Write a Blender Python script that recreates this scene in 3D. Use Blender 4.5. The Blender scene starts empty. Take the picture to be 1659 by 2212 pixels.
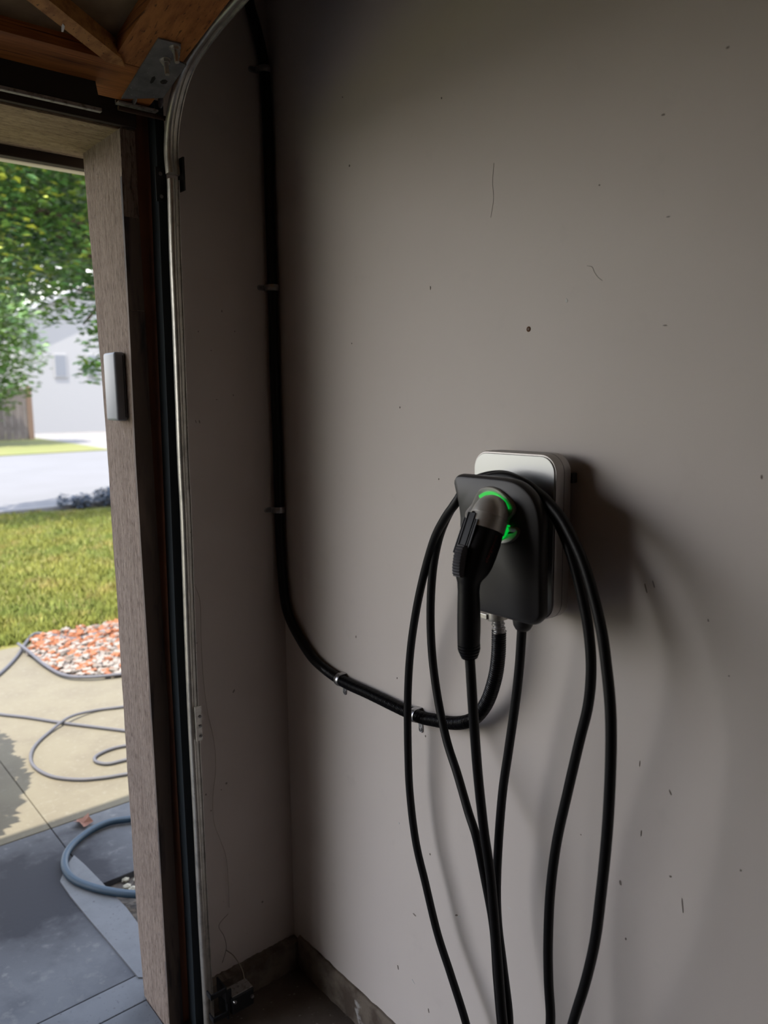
import bpy, bmesh, math, random
import numpy as np
from mathutils import Vector, Matrix
random.seed(7)
SC = bpy.context.scene
COL = SC.collection

# ---------------------------------------------------------------- camera
FPX = 1685.5; PIT = math.radians(8.335); HEAD = math.radians(39.695); ROLL = -.0106
CX, CY = 829.5, 1106.0
CAM = Vector((-.991, -1.5756, 1.45))
FW = Vector((math.sin(HEAD)*math.cos(PIT), math.cos(HEAD)*math.cos(PIT), -math.sin(PIT)))
_r = Vector((math.cos(HEAD), -math.sin(HEAD), 0)); _u = _r.cross(FW)
RT = _r*math.cos(ROLL) + _u*math.sin(ROLL); UP = _u*math.cos(ROLL) - _r*math.sin(ROLL)
cd = bpy.data.cameras.new('camera'); cam = bpy.data.objects.new('camera', cd); COL.objects.link(cam)
m = Matrix((RT, UP, -FW)).transposed().to_4x4(); m.translation = CAM
cam.matrix_world = m
cd.sensor_fit = 'VERTICAL'; cd.sensor_height = 36.0; cd.lens = FPX*36/2212
cd.clip_start = .02; cd.clip_end = 400
cd.dof.use_dof = True; cd.dof.focus_distance = 1.45; cd.dof.aperture_fstop = 3.8
SC.camera = cam
SC.view_settings.view_transform = 'Standard'; SC.view_settings.look = 'None'
SC.view_settings.gamma = 1; SC.view_settings.use_curve_mapping = False
SC.view_settings.exposure = 0.0

# ---------------------------------------------------------------- sky
w = bpy.data.worlds.new('sky'); SC.world = w; w.use_nodes = True
nt = w.node_tree; nt.nodes.clear()
out = nt.nodes.new('ShaderNodeOutputWorld'); bg = nt.nodes.new('ShaderNodeBackground')
tc = nt.nodes.new('ShaderNodeTexCoord'); sx = nt.nodes.new('ShaderNodeSeparateXYZ'); cr = nt.nodes.new('ShaderNodeValToRGB')
nt.links.new(tc.outputs['Generated'], sx.inputs[0]); nt.links.new(sx.outputs['Z'], cr.inputs[0])
cr.color_ramp.elements[0].position = 0.0; cr.color_ramp.elements[0].color = (.74, .71, .67, 1); _e = cr.color_ramp.elements.new(.40); _e.color = (.78, .86, 1.0, 1)
cr.color_ramp.elements[1].position = 0.8; cr.color_ramp.elements[1].color = (.28, .38, .60, 1)
nt.links.new(cr.outputs[0], bg.inputs[0]); bg.inputs[1].default_value = 6.8
nt.links.new(bg.outputs[0], out.inputs[0])

# ---------------------------------------------------------------- sun
sd = bpy.data.lights.new('sun', 'SUN'); sun = bpy.data.objects.new('sun', sd); COL.objects.link(sun)
sd.energy = 14; sd.angle = math.radians(.6); sd.color = (1, .93, .80)
sun.rotation_euler = Vector((.80, .421, -2.2)).to_track_quat('-Z', 'Y').to_euler()

# ================================================================ helpers
def W(px, py, ax, val):
    """point of the plane (axis ax = val) seen at this pixel of the photograph"""
    r = FW*FPX + RT*(px-CX) - UP*(py-CY)
    return CAM + r*((val-CAM[ax])/r[ax])
def crop5(x, y): return 860+x/3.318, 940+y/3.318
OFF = {}
def link(o, parent):
    COL.objects.link(o)
    if parent is not None: o.parent = parent
def prop(o, label=None, cat=None, group=None, kind=None):
    if label: o['label'] = label
    if cat: o['category'] = cat
    if group: o['group'] = group
    if kind: o['kind'] = kind
    return o
def thing(name, loc, label, cat, group=None):
    e = bpy.data.objects.new(name, None); e.empty_display_size = .05
    e.location = loc; OFF[e.name] = Vector(loc); COL.objects.link(e)
    return prop(e, label, cat, group)
def obj(name, data, mat, parent=None, smooth=False, label=None, cat=None, group=None, kind=None, origin=None):
    """data: bmesh in world coordinates, or (verts, faces)"""
    me = bpy.data.meshes.new(name)
    if isinstance(data, tuple):
        me.from_pydata([tuple(v) for v in data[0]], [], data[1])
        bm = bmesh.new(); bm.from_mesh(me)
    else: bm = data
    off = OFF[parent.name] if parent is not None else (Vector(origin) if origin is not None else Vector((0, 0, 0)))
    bmesh.ops.translate(bm, verts=bm.verts, vec=-off)
    bmesh.ops.recalc_face_normals(bm, faces=bm.faces)
    bm.to_mesh(me); bm.free()
    if smooth is True:
        me.polygons.foreach_set('use_smooth', [True]*len(me.polygons))
    elif smooth:
        me.polygons.foreach_set('use_smooth', [True]*len(me.polygons))
        me.set_sharp_from_angle(angle=math.radians(smooth))
    me.materials.append(mat)
    o = bpy.data.objects.new(name, me)
    link(o, parent)
    if parent is None and origin is not None: o.location = off
    OFF[o.name] = off
    return prop(o, label, cat, group, kind)
def box(bm, lo, hi, bev=0, seg=2):
    b = bmesh.new()
    bmesh.ops.create_cube(b, size=1)
    for v in b.verts:
        v.co = Vector([lo[i]+(v.co[i]+.5)*(hi[i]-lo[i]) for i in range(3)])
    if bev: bmesh.ops.bevel(b, geom=b.edges[:], offset=bev, segments=seg, profile=.5, affect='EDGES')
    me = bpy.data.meshes.new('t'); b.to_mesh(me); b.free(); bm.from_mesh(me); bpy.data.meshes.remove(me)
    return bm
def boxes(*a): 
    bm = bmesh.new()
    for x in a: box(bm, *x)
    return bm
def catmull(P, n=8):
    P = [Vector(p) for p in P]; Q = [P[0]*2-P[1]] + P + [P[-1]*2-P[-2]]; R = []
    for i in range(1, len(Q)-2):
        a, b, c, d = Q[i-1:i+3]
        for k in range(n):
            t = k/n
            R.append(.5*((2*b)+(c-a)*t+(2*a-5*b+4*c-d)*t*t+(3*b-a-3*c+d)*t**3))
    R.append(P[-1]); return R
def resample(P, step):
    R = [P[0]]; acc = 0
    for a, b in zip(P[:-1], P[1:]):
        L = (b-a).length
        if L == 0: continue
        pos = step-acc
        while pos <= L:
            R.append(a.lerp(b, pos/L)); pos += step
        acc = L-(pos-step)
    return R
def frames(P, ref=None):
    T = []
    for i in range(len(P)):
        t = P[min(i+1, len(P)-1)]-P[max(i-1, 0)]; T.append(t.normalized())
    n = (ref or Vector((0, 0, 1)) if abs(T[0].z) < .9 else Vector((1, 0, 0)))
    N = []
    for t in T:
        n = (n-t*n.dot(t)).normalized(); N.append(n.copy())
    return T, N
def tube(bm, P, r, seg=14, cap=True, sq=None):
    """r: number or list; sq: list of (a, b, exponent) cross-sections"""
    T, N = frames(P); rings = []
    for i, p in enumerate(P):
        B = T[i].cross(N[i]); ring = []
        for k in range(seg):
            a = 2*math.pi*k/seg; rr = r[i] if hasattr(r, '__len__') else r
            ring.append(bm.verts.new(p+N[i]*math.cos(a)*rr+B*math.sin(a)*rr))
        rings.append(ring)
    for i in range(len(rings)-1):
        for k in range(seg):
            bm.faces.new((rings[i][k], rings[i][(k+1) % seg], rings[i+1][(k+1) % seg], rings[i+1][k]))
    if cap: bm.faces.new(rings[0]); bm.faces.new(rings[-1])
    return bm
def lathe(bm, origin, axis, prof, seg=24, cap=True):
    axis = Vector(axis).normalized(); n = axis.orthogonal().normalized(); b = axis.cross(n); rings = []
    for t, r in prof:
        rings.append([bm.verts.new(Vector(origin)+axis*t+(n*math.cos(2*math.pi*k/seg)+b*math.sin(2*math.pi*k/seg))*max(r, 1e-5)) for k in range(seg)])
    for i in range(len(rings)-1):
        for k in range(seg):
            bm.faces.new((rings[i][k], rings[i][(k+1) % seg], rings[i+1][(k+1) % seg], rings[i+1][k]))
    if cap: bm.faces.new(rings[0]); bm.faces.new(rings[-1])
    return bm
def offset2(O, d):
    """grow a closed (y,z) outline by d"""
    n = len(O); A = sum(O[i][0]*O[(i+1) % n][1]-O[(i+1) % n][0]*O[i][1] for i in range(n)); s = 1 if A > 0 else -1; R = []
    for i in range(n):
        a, c = O[i-1], O[(i+1) % n]; tx, ty = c[0]-a[0], c[1]-a[1]; L = math.hypot(tx, ty) or 1
        R.append((O[i][0]+s*ty/L*d, O[i][1]-s*tx/L*d))
    return R
def stackx(bm, loops):
    """loops: [(x, outline)] joined into a closed solid"""
    rings = [[bm.verts.new((x, a, b)) for a, b in O] for x, O in loops]; n = len(rings[0])
    for i in range(len(rings)-1):
        for k in range(n):
            bm.faces.new((rings[i][k], rings[i][(k+1) % n], rings[i+1][(k+1) % n], rings[i+1][k]))
    bm.faces.new(rings[0]); bm.faces.new(rings[-1]); return bm
def rrect(y0, y1, z0, z1, r, n=8):
    R = []
    for cy, cz, a0 in ((y1-r, z1-r, 0), (y0+r, z1-r, 90), (y0+r, z0+r, 180), (y1-r, z0+r, 270)):
        for k in range(n+1):
            a = math.radians(a0+90*k/n); R.append((cy+r*math.cos(a), cz+r*math.sin(a)))
    return R
def flat(pts, thick):
    """slab with top polygon pts (3D, CCW or CW), going down by thick"""
    n = len(pts); V = [Vector(p) for p in pts]+[Vector(p)-Vector((0, 0, thick)) for p in pts]
    F = [tuple(range(n)), tuple(range(2*n-1, n-1, -1))]+[(i, (i+1) % n, n+(i+1) % n, n+i) for i in range(n)]
    return (V, F)

# ================================================================ materials
def mat(name, col, rough=.6, metal=0, spec=None, emit=None, noise=None, bump=None, streak=None, coat=0, stain=None):
    """noise: list of (scale3, detail, lo, hi, colour) layered over col; bump: (scale3, strength, dist)"""
    m = bpy.data.materials.new(name); m.use_nodes = True; t = m.node_tree; N = t.nodes; L = t.links
    b = N['Principled BSDF']; b.inputs['Roughness'].default_value = rough; b.inputs['Metallic'].default_value = metal
    b.inputs['Base Color'].default_value = (*col, 1)
    if spec is not None: b.inputs['Specular IOR Level'].default_value = spec
    if coat: b.inputs['Coat Weight'].default_value = coat
    if emit: b.inputs['Emission Color'].default_value = (*emit[0], 1); b.inputs['Emission Strength'].default_value = emit[1]
    g = N.new('ShaderNodeNewGeometry')
    def tex(sc, det=4, rg=.6):
        mp = N.new('ShaderNodeMapping'); mp.inputs['Scale'].default_value = sc if hasattr(sc, '__len__') else (sc,)*3
        L.new(g.outputs['Position'], mp.inputs[0]); n = N.new('ShaderNodeTexNoise'); n.inputs['Scale'].default_value = 1
        n.inputs['Detail'].default_value = det; n.inputs['Roughness'].default_value = rg; L.new(mp.outputs[0], n.inputs['Vector']); return n.outputs['Fac']
    cur = None
    for sc, det, lo, hi, c in (noise or []):
        f = tex(sc, det); r = N.new('ShaderNodeMapRange'); r.inputs[1].default_value = lo; r.inputs[2].default_value = hi
        L.new(f, r.inputs[0]); mx = N.new('ShaderNodeMix'); mx.data_type = 'RGBA'; L.new(r.outputs[0], mx.inputs[0])
        if cur is None: mx.inputs[6].default_value = (*col, 1)
        else: L.new(cur, mx.inputs[6])
        mx.inputs[7].default_value = (*c, 1); cur = mx.outputs[2]
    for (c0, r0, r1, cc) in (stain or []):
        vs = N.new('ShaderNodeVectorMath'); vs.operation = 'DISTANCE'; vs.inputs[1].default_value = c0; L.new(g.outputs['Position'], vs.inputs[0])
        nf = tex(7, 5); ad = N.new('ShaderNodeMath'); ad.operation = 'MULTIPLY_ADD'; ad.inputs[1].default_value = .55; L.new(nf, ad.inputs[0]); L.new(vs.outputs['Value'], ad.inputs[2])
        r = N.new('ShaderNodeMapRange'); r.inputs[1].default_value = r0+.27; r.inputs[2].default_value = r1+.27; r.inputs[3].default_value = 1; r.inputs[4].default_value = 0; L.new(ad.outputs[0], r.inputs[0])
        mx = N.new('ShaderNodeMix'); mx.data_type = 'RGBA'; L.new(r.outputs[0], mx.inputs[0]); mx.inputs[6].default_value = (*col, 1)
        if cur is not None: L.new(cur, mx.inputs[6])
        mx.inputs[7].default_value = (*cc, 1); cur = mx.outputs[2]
    if cur is not None: L.new(cur, b.inputs['Base Color'])
    prev = None
    for sc, st, di in (bump or []):
        f = tex(sc, 5); bp = N.new('ShaderNodeBump'); bp.inputs['Strength'].default_value = st; bp.inputs['Distance'].default_value = di
        L.new(f, bp.inputs['Height'])
        if prev is not None: L.new(prev, bp.inputs['Normal'])
        prev = bp.outputs[0]
    if prev is not None: L.new(prev, b.inputs['Normal'])
    return m
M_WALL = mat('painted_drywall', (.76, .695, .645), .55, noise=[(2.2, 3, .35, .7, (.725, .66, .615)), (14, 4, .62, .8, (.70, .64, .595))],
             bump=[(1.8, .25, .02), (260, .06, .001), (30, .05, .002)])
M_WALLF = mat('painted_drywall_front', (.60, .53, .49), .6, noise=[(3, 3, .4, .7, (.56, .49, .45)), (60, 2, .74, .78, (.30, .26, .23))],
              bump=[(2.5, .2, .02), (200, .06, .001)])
M_CHIP = mat('exposed_brown_chip', (.26, .22, .19), .9)
M_CHIPL = mat('raised_paint_chip', (.72, .70, .67), .6)
M_FLOOR = mat('dirty_garage_floor', (.125, .098, .078), .9, noise=[(9, 6, .4, .7, (.075, .057, .046)), (70, 3, .64, .72, (.28, .24, .21))], bump=[(40, .4, .004)])
M_STEM = mat('dirty_concrete_curb', (.20, .165, .13), .95, noise=[(14, 6, .42, .60, (.095, .072, .055)), (12, 5, .64, .69, (.42, .40, .38))], bump=[(35, .6, .006)])
M_WALLD = mat('unpainted_board', (.24, .19, .15), .9, noise=[(3, 4, .4, .7, (.20, .155, .12))])
M_CEIL = mat('bare_ceiling_board', (.14, .09, .055), .9)
M_ROUGHV = mat('rough_sawn_post', (.46, .36, .295), .95, noise=[((150, 150, 9), 6, .42, .64, (.34, .255, .205)), ((420, 420, 40), 4, .53, .63, (.15, .105, .082)), ((60, 60, 14), 3, .56, .75, (.42, .33, .27)), ((700, 700, 90), 3, .62, .70, (.035, .024, .02))],
               bump=[((450, 450, 40), 1.0, .008), ((90, 90, 20), .5, .006)])
M_ROUGHH = mat('rough_sawn_header', (.50, .37, .235), .95, noise=[((9, 110, 110), 6, .45, .65, (.36, .25, .155)), ((45, 420, 420), 3, .56, .64, (.12, .08, .05)), ((60, 500, 500), 3, .62, .68, (.04, .028, .02))],
               bump=[((35, 380, 380), 1.0, .006)])
M_DARKTRIM = mat('stained_dark_trim', (.15, .115, .095), .8, noise=[((30, 30, 4), 5, .52, .64, (.055, .046, .048)), ((10, 10, 2), 4, .58, .68, (.24, .185, .15))], bump=[((60, 60, 6), .3, .002)])
M_REDWOOD = mat('reddish_stained_stud', (.21, .085, .045), .7, noise=[((50, 50, 3), 5, .45, .65, (.10, .042, .030)), (4, 3, .5, .7, (.28, .11, .05))])
M_HDARK = mat('dark_brown_board', (.045, .03, .022), .8, noise=[((4, 40, 40), 5, .5, .7, (.025, .018, .015))])
M_DOORX = mat('orange_fir_rail', (.46, .165, .038), .55, noise=[((7, 75, 75), 6, .42, .66, (.25, .085, .022)), ((5, 260, 260), 3, .60, .68, (.10, .035, .012))], bump=[((8, 150, 150), .2, .001)])
M_DOORY = mat('orange_fir_stile', (.46, .185, .05), .55, noise=[((75, 7, 75), 6, .42, .66, (.28, .095, .025)), ((260, 5, 260), 3, .60, .68, (.10, .035, .012))], bump=[((150, 8, 150), .2, .001)])
M_DOORD = mat('orange_fir_brace', (.50, .24, .075), .6, noise=[((50, 30, 60), 5, .45, .65, (.30, .12, .035)), ((200, 160, 260), 3, .64, .70, (.08, .035, .015))])
M_PLY = mat('door_panel_hardboard', (.20, .135, .07), .8, noise=[(14, 5, .4, .7, (.14, .09, .045))])
M_GALV = mat('galvanised_steel', (.62, .60, .55), .42, .85, noise=[(35, 5, .45, .7, (.42, .41, .38)), (240, 2, .68, .74, (.20, .18, .16))])
M_GALVD = mat('dull_zinc_plate', (.25, .245, .25), .5, .5, noise=[(30, 5, .4, .7, (.16, .155, .165)), (160, 3, .66, .72, (.45, .44, .42))])
M_BLKMET = mat('black_enamel_metal', (.012, .013, .016), .45, .1)
M_SEAL = mat('dark_blue_black_angle', (.022, .032, .042), .55, .2)
M_DUSTMET = mat('dusty_grey_metal_edge', (.34, .32, .30), .7, .3, noise=[(90, 4, .5, .65, (.16, .14, .13))])
M_RUBBLK = mat('black_rubber_flap', (.012, .010, .009), .6, noise=[(8, 4, .6, .8, (.025, .02, .018))])
M_SILVER = mat('brushed_silver', (.52, .53, .53), .36, .7)
M_SILSIDE = mat('satin_silver_side', (.42, .40, .39), .38, .7)
M_SILCAP = mat('warm_silver_plastic', (.60, .585, .555), .34, .5)
M_BLKPL = mat('satin_charcoal_plastic', (.026, .0245, .026), .42, spec=.45)
M_BLKGL = mat('black_plastic', (.005, .005, .007), .42, spec=.28)
M_BLKRIB = mat('dark_grey_rubber', (.035, .034, .042), .6)
M_CORD = mat('black_rubber_cord', (.005, .005, .006), .48, spec=.28, noise=[(30, 4, .6, .8, (.012, .011, .012))])
M_COND = mat('black_pvc_conduit', (.005, .005, .007), .30, spec=.35)
M_LED = mat('green_status_light', (.0, .25, .03), .3, emit=((.0, .42, .035), 1.0))
M_TEXT = mat('dark_red_lettering', (.15, .018, .018), .6)
M_ZINC = mat('zinc_strap', (.46, .46, .47), .30, .9)
M_TAB = mat('dull_zinc_tab', (.26, .26, .27), .5, .35)
M_SENS = mat('grey_sensor_plastic', (.27, .29, .33), .45)
M_THREAD = mat('pale_thread', (.36, .31, .25), .9)
M_SOFFIT = mat('beige_soffit_board', (.60, .55, .45), .8)
M_CONC = mat('beige_driveway_concrete', (0.098, 0.086, 0.060), .95, noise=[(5, 6, .42, .66, (0.084, 0.072, 0.051)), (45, 4, .55, .7, (0.109, 0.098, 0.073))], bump=[(120, .3, .002)])
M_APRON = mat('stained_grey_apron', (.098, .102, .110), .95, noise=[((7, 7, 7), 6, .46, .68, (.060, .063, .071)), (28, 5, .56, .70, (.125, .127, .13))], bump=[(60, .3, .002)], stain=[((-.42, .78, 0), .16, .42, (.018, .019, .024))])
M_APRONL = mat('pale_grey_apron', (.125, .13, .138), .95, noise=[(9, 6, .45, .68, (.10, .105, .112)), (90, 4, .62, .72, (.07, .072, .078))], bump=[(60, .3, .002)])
M_GRAVEL = mat('brown_soil', (.05, .042, .035), 1, noise=[(40, 4, .5, .6, (.09, .075, .06))], bump=[(40, .8, .01)])
M_PEB = mat('pale_pebble', (.28, .26, .2), .8, noise=[(90, 3, .5, .6, (.2, .18, .13))])
M_HOSE = mat('blue_hose_rubber', (.012, .034, .058), .55)
M_CABG = mat('grey_cord', (.05, .05, .06), .7)
M_LAWN = mat('dry_lawn', (0.094, 0.085, 0.017), 1, noise=[(1.6, 5, .40, .62, (0.066, 0.077, 0.011)), (4, 4, .52, .7, (0.144, 0.114, 0.042))], bump=[(30, .6, .02)])
M_BLADE = mat('grass_blade', (.128, .132, .012), .8, noise=[(1.4, 4, .42, .60, (.085, .110, .009)), (3, 4, .55, .70, (.20, .150, .038))])
M_LAWN2 = mat('far_lawn', (0.087, 0.099, 0.020), 1, noise=[(1, 4, .4, .7, (0.110, 0.104, 0.029))])
M_ROAD = mat('pale_road_asphalt', (0.090, 0.090, 0.097), .9, noise=[(.8, 5, .4, .7, (0.081, 0.081, 0.086))])
M_PAVE = mat('pale_far_pavement', (0.130, 0.125, 0.125), .9, noise=[(1, 4, .5, .7, (0.110, 0.102, 0.100))])
M_BED = mat('mulch_soil', (0.088, 0.055, 0.039), 1, noise=[(9, 5, .45, .6, (0.110, 0.099, 0.085))], bump=[(20, .8, .02)])
M_MULO = mat('orange_bark_chip', (0.161, 0.053, 0.019), .9)
M_MULW = mat('pale_bark_chip', (0.160, 0.138, 0.121), .9)
M_BARK = mat('tree_bark', (.09, .065, .045), .95, noise=[((20, 20, 4), 5, .45, .6, (.05, .035, .025))])
M_LEAF = mat('tree_leaf_green', (0.081, 0.162, 0.030), .45, noise=[(2.2, 4, .40, .56, (.045, .115, .03)), (3.1, 3, .56, .70, (0.221, 0.272, 0.043))])
M_LEAFY = mat('tree_leaf_yellow', (.26, .30, .035), .5)
M_LEAF2 = mat('far_leaf_green', (0.112, 0.192, 0.040), .6, noise=[(.7, 4, .42, .6, (.08, .17, .045))])
M_HOUSE = mat('white_house_siding', (0.235, 0.235, 0.24), .8)
M_ROOF = mat('grey_shingle', (.20, .20, .22), .9)
M_GLASS = mat('dark_window_glass', (.10, .13, .15), .12)
M_FENCE = mat('weathered_fence_board', (0.120, 0.102, 0.096), .9, noise=[(3, 4, .4, .7, (0.090, 0.078, 0.072))])
M_FENCEB = mat('brown_fence_post', (.13, .085, .06), .9)
M_CURBD = mat('dark_blue_grey_shrub', (.05, .065, .09), .9)
M_LEAFB = mat('brown_dead_leaf', (.16, .07, .045), .8)

# ================================================================ room shell
XJ = -.35; HZ = 1.976; DEP = .17
CEILZ = 2.46
def struct(name, data, m, label=None, **k):
    o = obj(name, data, m, None, kind='structure', **k)
    if label: o['label'] = label
    return o
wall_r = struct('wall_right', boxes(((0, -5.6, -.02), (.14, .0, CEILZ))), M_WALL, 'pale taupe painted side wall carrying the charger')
wall_f = struct('wall_front', boxes(((-.281, 0, -.02), (.14, DEP, CEILZ)), ((-2.10, 0.012, 2.14), (-.281, DEP, CEILZ)), ((-3.4, 0, -.02), (-2.10, DEP, CEILZ))), M_WALLF,  # last box unseen, set inward to narrow the opening and steepen light falloff
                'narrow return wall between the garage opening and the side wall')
struct('wall_left', boxes(((-3.54, -5.6, -.02), (-3.4, DEP, CEILZ))), M_WALLD, 'opposite side wall of the garage')
struct('wall_back', boxes(((-3.54, -5.74, -.02), (.14, -5.6, CEILZ))), M_WALLD, 'back wall of the garage')
struct('ceiling', boxes(((-3.54, -5.74, CEILZ), (.14, DEP, CEILZ+.1))), M_CEIL, 'bare brown ceiling of the garage')
struct('floor', boxes(((-3.54, -5.74, -.12), (.14, .02, 0))), M_FLOOR, 'dirty dark brown concrete floor of the garage')
# curb: irregular top concrete stem walls
def curb(a, b, nrm, t, h, n):
    a, b, nrm = Vector(a), Vector(b), Vector(nrm); bm = bmesh.new(); rows = []
    for i in range(n+1):
        p = a.lerp(b, i/n); j = random.uniform(-.0015, .0015); k = random.uniform(-.002, .002)
        rows.append([bm.verts.new(p), bm.verts.new(p+nrm*(t+j)), bm.verts.new(p+nrm*(t+j)+Vector((0, 0, h-.004+k))), bm.verts.new(p+nrm*(t*.6)+Vector((0, 0, h+k))), bm.verts.new(p+Vector((0, 0, h+k)))])
    for r0, r1 in zip(rows[:-1], rows[1:]):
        for k in range(5): bm.faces.new((r0[k], r0[(k+1) % 5], r1[(k+1) % 5], r1[k]))
    bm.faces.new(rows[0]); bm.faces.new(rows[-1]); return bm
struct('baseboard_front', curb((-.262, 0, 0), (-.001, 0, 0), (0, -1, 0), .026, .076, 40), M_STEM, 'dark concrete curb under the narrow return wall', smooth=40)
struct('baseboard_right', curb((0, -.028, 0), (0, -5.5, 0), (-1, 0, 0), .009, .088, 300), M_STEM, 'dark concrete curb along the foot of the side wall', smooth=40)

# chips, pits and scuffs in the paint: one stuff mesh of real little flakes per wall
def chips(spots, ax, val, sgn):
    bm = bmesh.new()
    for px, py, wpx, hpx, ang in spots:
        c = W(px, py, ax, val); d = (c-CAM).length/FPX; a = wpx*d*.42; b = hpx*d*.42; vs = []
        for k in range(9):
            t = 2*math.pi*k/9; j = random.uniform(.7, 1.2); u, v = a*math.cos(t)*j, b*math.sin(t)*j
            u, v = u*math.cos(ang)-v*math.sin(ang), u*math.sin(ang)+v*math.cos(ang)
            q = Vector((sgn*.0006, -u, v)) if ax == 0 else Vector((u, sgn*.0006, v))
            vs.append(bm.verts.new(c+q))
        f = bm.faces.new(vs); r = bmesh.ops.extrude_face_region(bm, geom=[f])
        bmesh.ops.translate(bm, verts=[e for e in r['geom'] if isinstance(e, bmesh.types.BMVert)], vec=(-sgn*.0012, 0, 0) if ax == 0 else (0, -sgn*.0012, 0))
    return bm
sp = [(954, 212, 3, 6, .2), (740, 210, 4, 3, 0), (755, 358, 5, 5, 0), (1295, 400, 4, 4, 0), (1572, 103, 7, 5, 0), (1433, 248, 8, 4, 0), (760, 742, 4, 4, 0), (864, 880, 4, 5, 0),
      (948, 1035, 4, 5, 0), (769, 1375, 3, 8, 0), (858, 1465, 4, 5, 0), (919, 1590, 4, 5, 0), (929, 1845, 4, 5, 0), (986, 1977, 9, 5, .6), (896, 1976, 12, 4, -.2), (926, 2183, 4, 10, .2),
      (1448, 1893, 5, 5, 0), (1340, 1906, 5, 14, .1), (1437, 703, 12, 3, 0), (1444, 468, 10, 3, 0), (930, 622, 3, 10, 0), (1352, 2028, 4, 8, 0), (1255, 1803, 3, 4, 0),
      (1395, 1270, 3, 30, .3), (1412, 1262, 2, 22, .35), (1448, 1712, 3, 12, .5), (860, 2090, 4, 10, .3), (1382, 1650, 2, 14, 0), (1474, 1955, 2, 34, .15), (1385, 1800, 2, 18, 0),
      (1645, 1030, 3, 12, 0), (1575, 1460, 4, 4, 0), (1530, 1340, 3, 8, .3), (1600, 1880, 4, 6, 0)]
obj('paint_chip', chips(sp, 0, 0, -1), M_CHIP, wall_r, kind='stuff', label='small dark pits and scratches in the paint')
sp = [(1224, 649, 7, 12, .3), (992, 1980, 10, 3, .4), (1100, 1962, 12, 2, 0), (1120, 1563, 7, 8, 0), (862, 1778, 5, 5, 0), (1207, 2022, 6, 3, -.4), (893, 2121, 12, 3, -.7)]
obj('paint_chip', chips(sp, 0, 0, -1), M_CHIPL, wall_r, kind='stuff', label='pale flakes of lifted paint')
bm = bmesh.new(); c = W(1142, 711, 0, 0); lathe(bm, c+Vector((-.0004, 0, 0)), (1, 0, 0), [(0, .0018), (-.0008, .0032), (0, .0042), (.001, .0046)], 16)
obj('nail_hole', bm, mat('rusty_hole_rim', (.16, .075, .035), .9), wall_r)
bm = bmesh.new(); lathe(bm, c+Vector((-.001, 0, 0)), (1, 0, 0), [(0, .0019), (.002, .0019)], 12); obj('nail_head', bm, M_CHIP, wall_r)
def hair(pts, r): 
    bm = bmesh.new(); P = catmull(pts, 5); tube(bm, P, r, 5); return bm
obj('hairline_crack', hair([W(x, y, 0, -.0002) for x, y in [(1067, 352), (1064, 392), (1066, 430), (1060, 470)]], .0003), M_CHIP, wall_r)
obj('hairline_crack', hair([W(x, y, 0, -.0002) for x, y in [(1268, 574), (1279, 577), (1284, 588), (1292, 599), (1301, 606)]], .00035), M_CHIP, wall_r)
sp = [(479, 672, 3, 6, 0), (428, 716, 3, 4, 0), (507, 716, 3, 4, 0), (456, 757, 3, 3, 0), (423, 911, 2, 9, .2), (431, 911, 3, 9, .2), (468, 863, 6, 2, 0), (504, 854, 3, 5, .3), (489, 1692, 5, 5, 0),
      (445, 1716, 5, 5, 0), (478, 1706, 3, 3, 0), (456, 1751, 3, 4, 0), (567, 1948, 5, 4, 0), (505, 1493, 10, 4, 1), (425, 1389, 4, 4, 0)]
obj('paint_chip', chips(sp, 1, 0, -1), M_CHIP, wall_f, kind='stuff', label='small dark specks in the paint')
obj('hairline_crack', hair([W(x, y, 1, -.0003) for x, y in [(493, 1974), (478, 1990), (473, 2003), (484, 2022), (489, 2045), (485, 2065), (480, 2080)]], .0007), M_CHIP, wall_f)

# ---- opening: rough post, header, stained boards
def post():
    # edges follow the sawn, slightly bowed timber
    bm = bmesh.new(); rows = []
    for px, py, ox, oy in [(262, 285, 180, 328), (272, 480, 193, 500), (281, 700, 210, 700), (291, 900, 226, 900), (300, 1100, 240, 1100), (313, 1350, 256, 1350), (325, 1550, 268, 1550), (338, 1750, 281, 1750), (352, 1980, 296, 1980), (365, 2205, 313, 2165)]:
        a = W(px, py, 0, XJ); b = W(ox, oy, 0, XJ); rows.append((a.z, min(.004, a.y), b.z, b.y))
    zs = [-.03]+[HZ*i/40 for i in range(41)]
    ra = sorted([(r[0], r[1]) for r in rows]); rb = sorted([(r[2], r[3]) for r in rows])
    for z in zs:
        y0 = float(np.interp(z, [a for a, _ in ra], [b for _, b in ra])); y0 = max(-.006, min(.006, y0))
        y1 = float(np.interp(z, [a for a, _ in rb], [b for _, b in rb]))
        j = random.uniform(-.0008, .0008); k = random.uniform(-.0008, .0008)
        rows_ = [(XJ+j, y0+k), (XJ, (y0+y1)/2), (XJ+k, y1+j), (-.28, y1), (-.28, .001), (-.319, .001), (-.319, y0+k)]
        rings.append([bm.verts.new((x, y, z)) for x, y in rows_]) if False else R.append([bm.verts.new((x, y, z)) for x, y in rows_])
    for r0, r1 in zip(R[:-1], R[1:]):
        for k in range(7): bm.faces.new((r0[k], r0[(k+1) % 7], r1[(k+1) % 7], r1[k]))
    bm.faces.new(R[0]); bm.faces.new(R[-1]); return bm
R = []
struct('trim_1', post(), M_ROUGHV, 'weathered rough-sawn grey brown post lining the side of the garage opening')
struct('trim_2', boxes(((-2.10, .0, HZ), (-.281, .235, HZ+.16), .002)), M_ROUGHH, 'tan rough-sawn header board above the garage opening')
struct('trim_5', boxes(((-2.10, -.014, HZ+.004), (-.317, -.0005, HZ+.20), .0015)), M_HDARK, 'dark brown board across the head of the opening')
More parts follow.
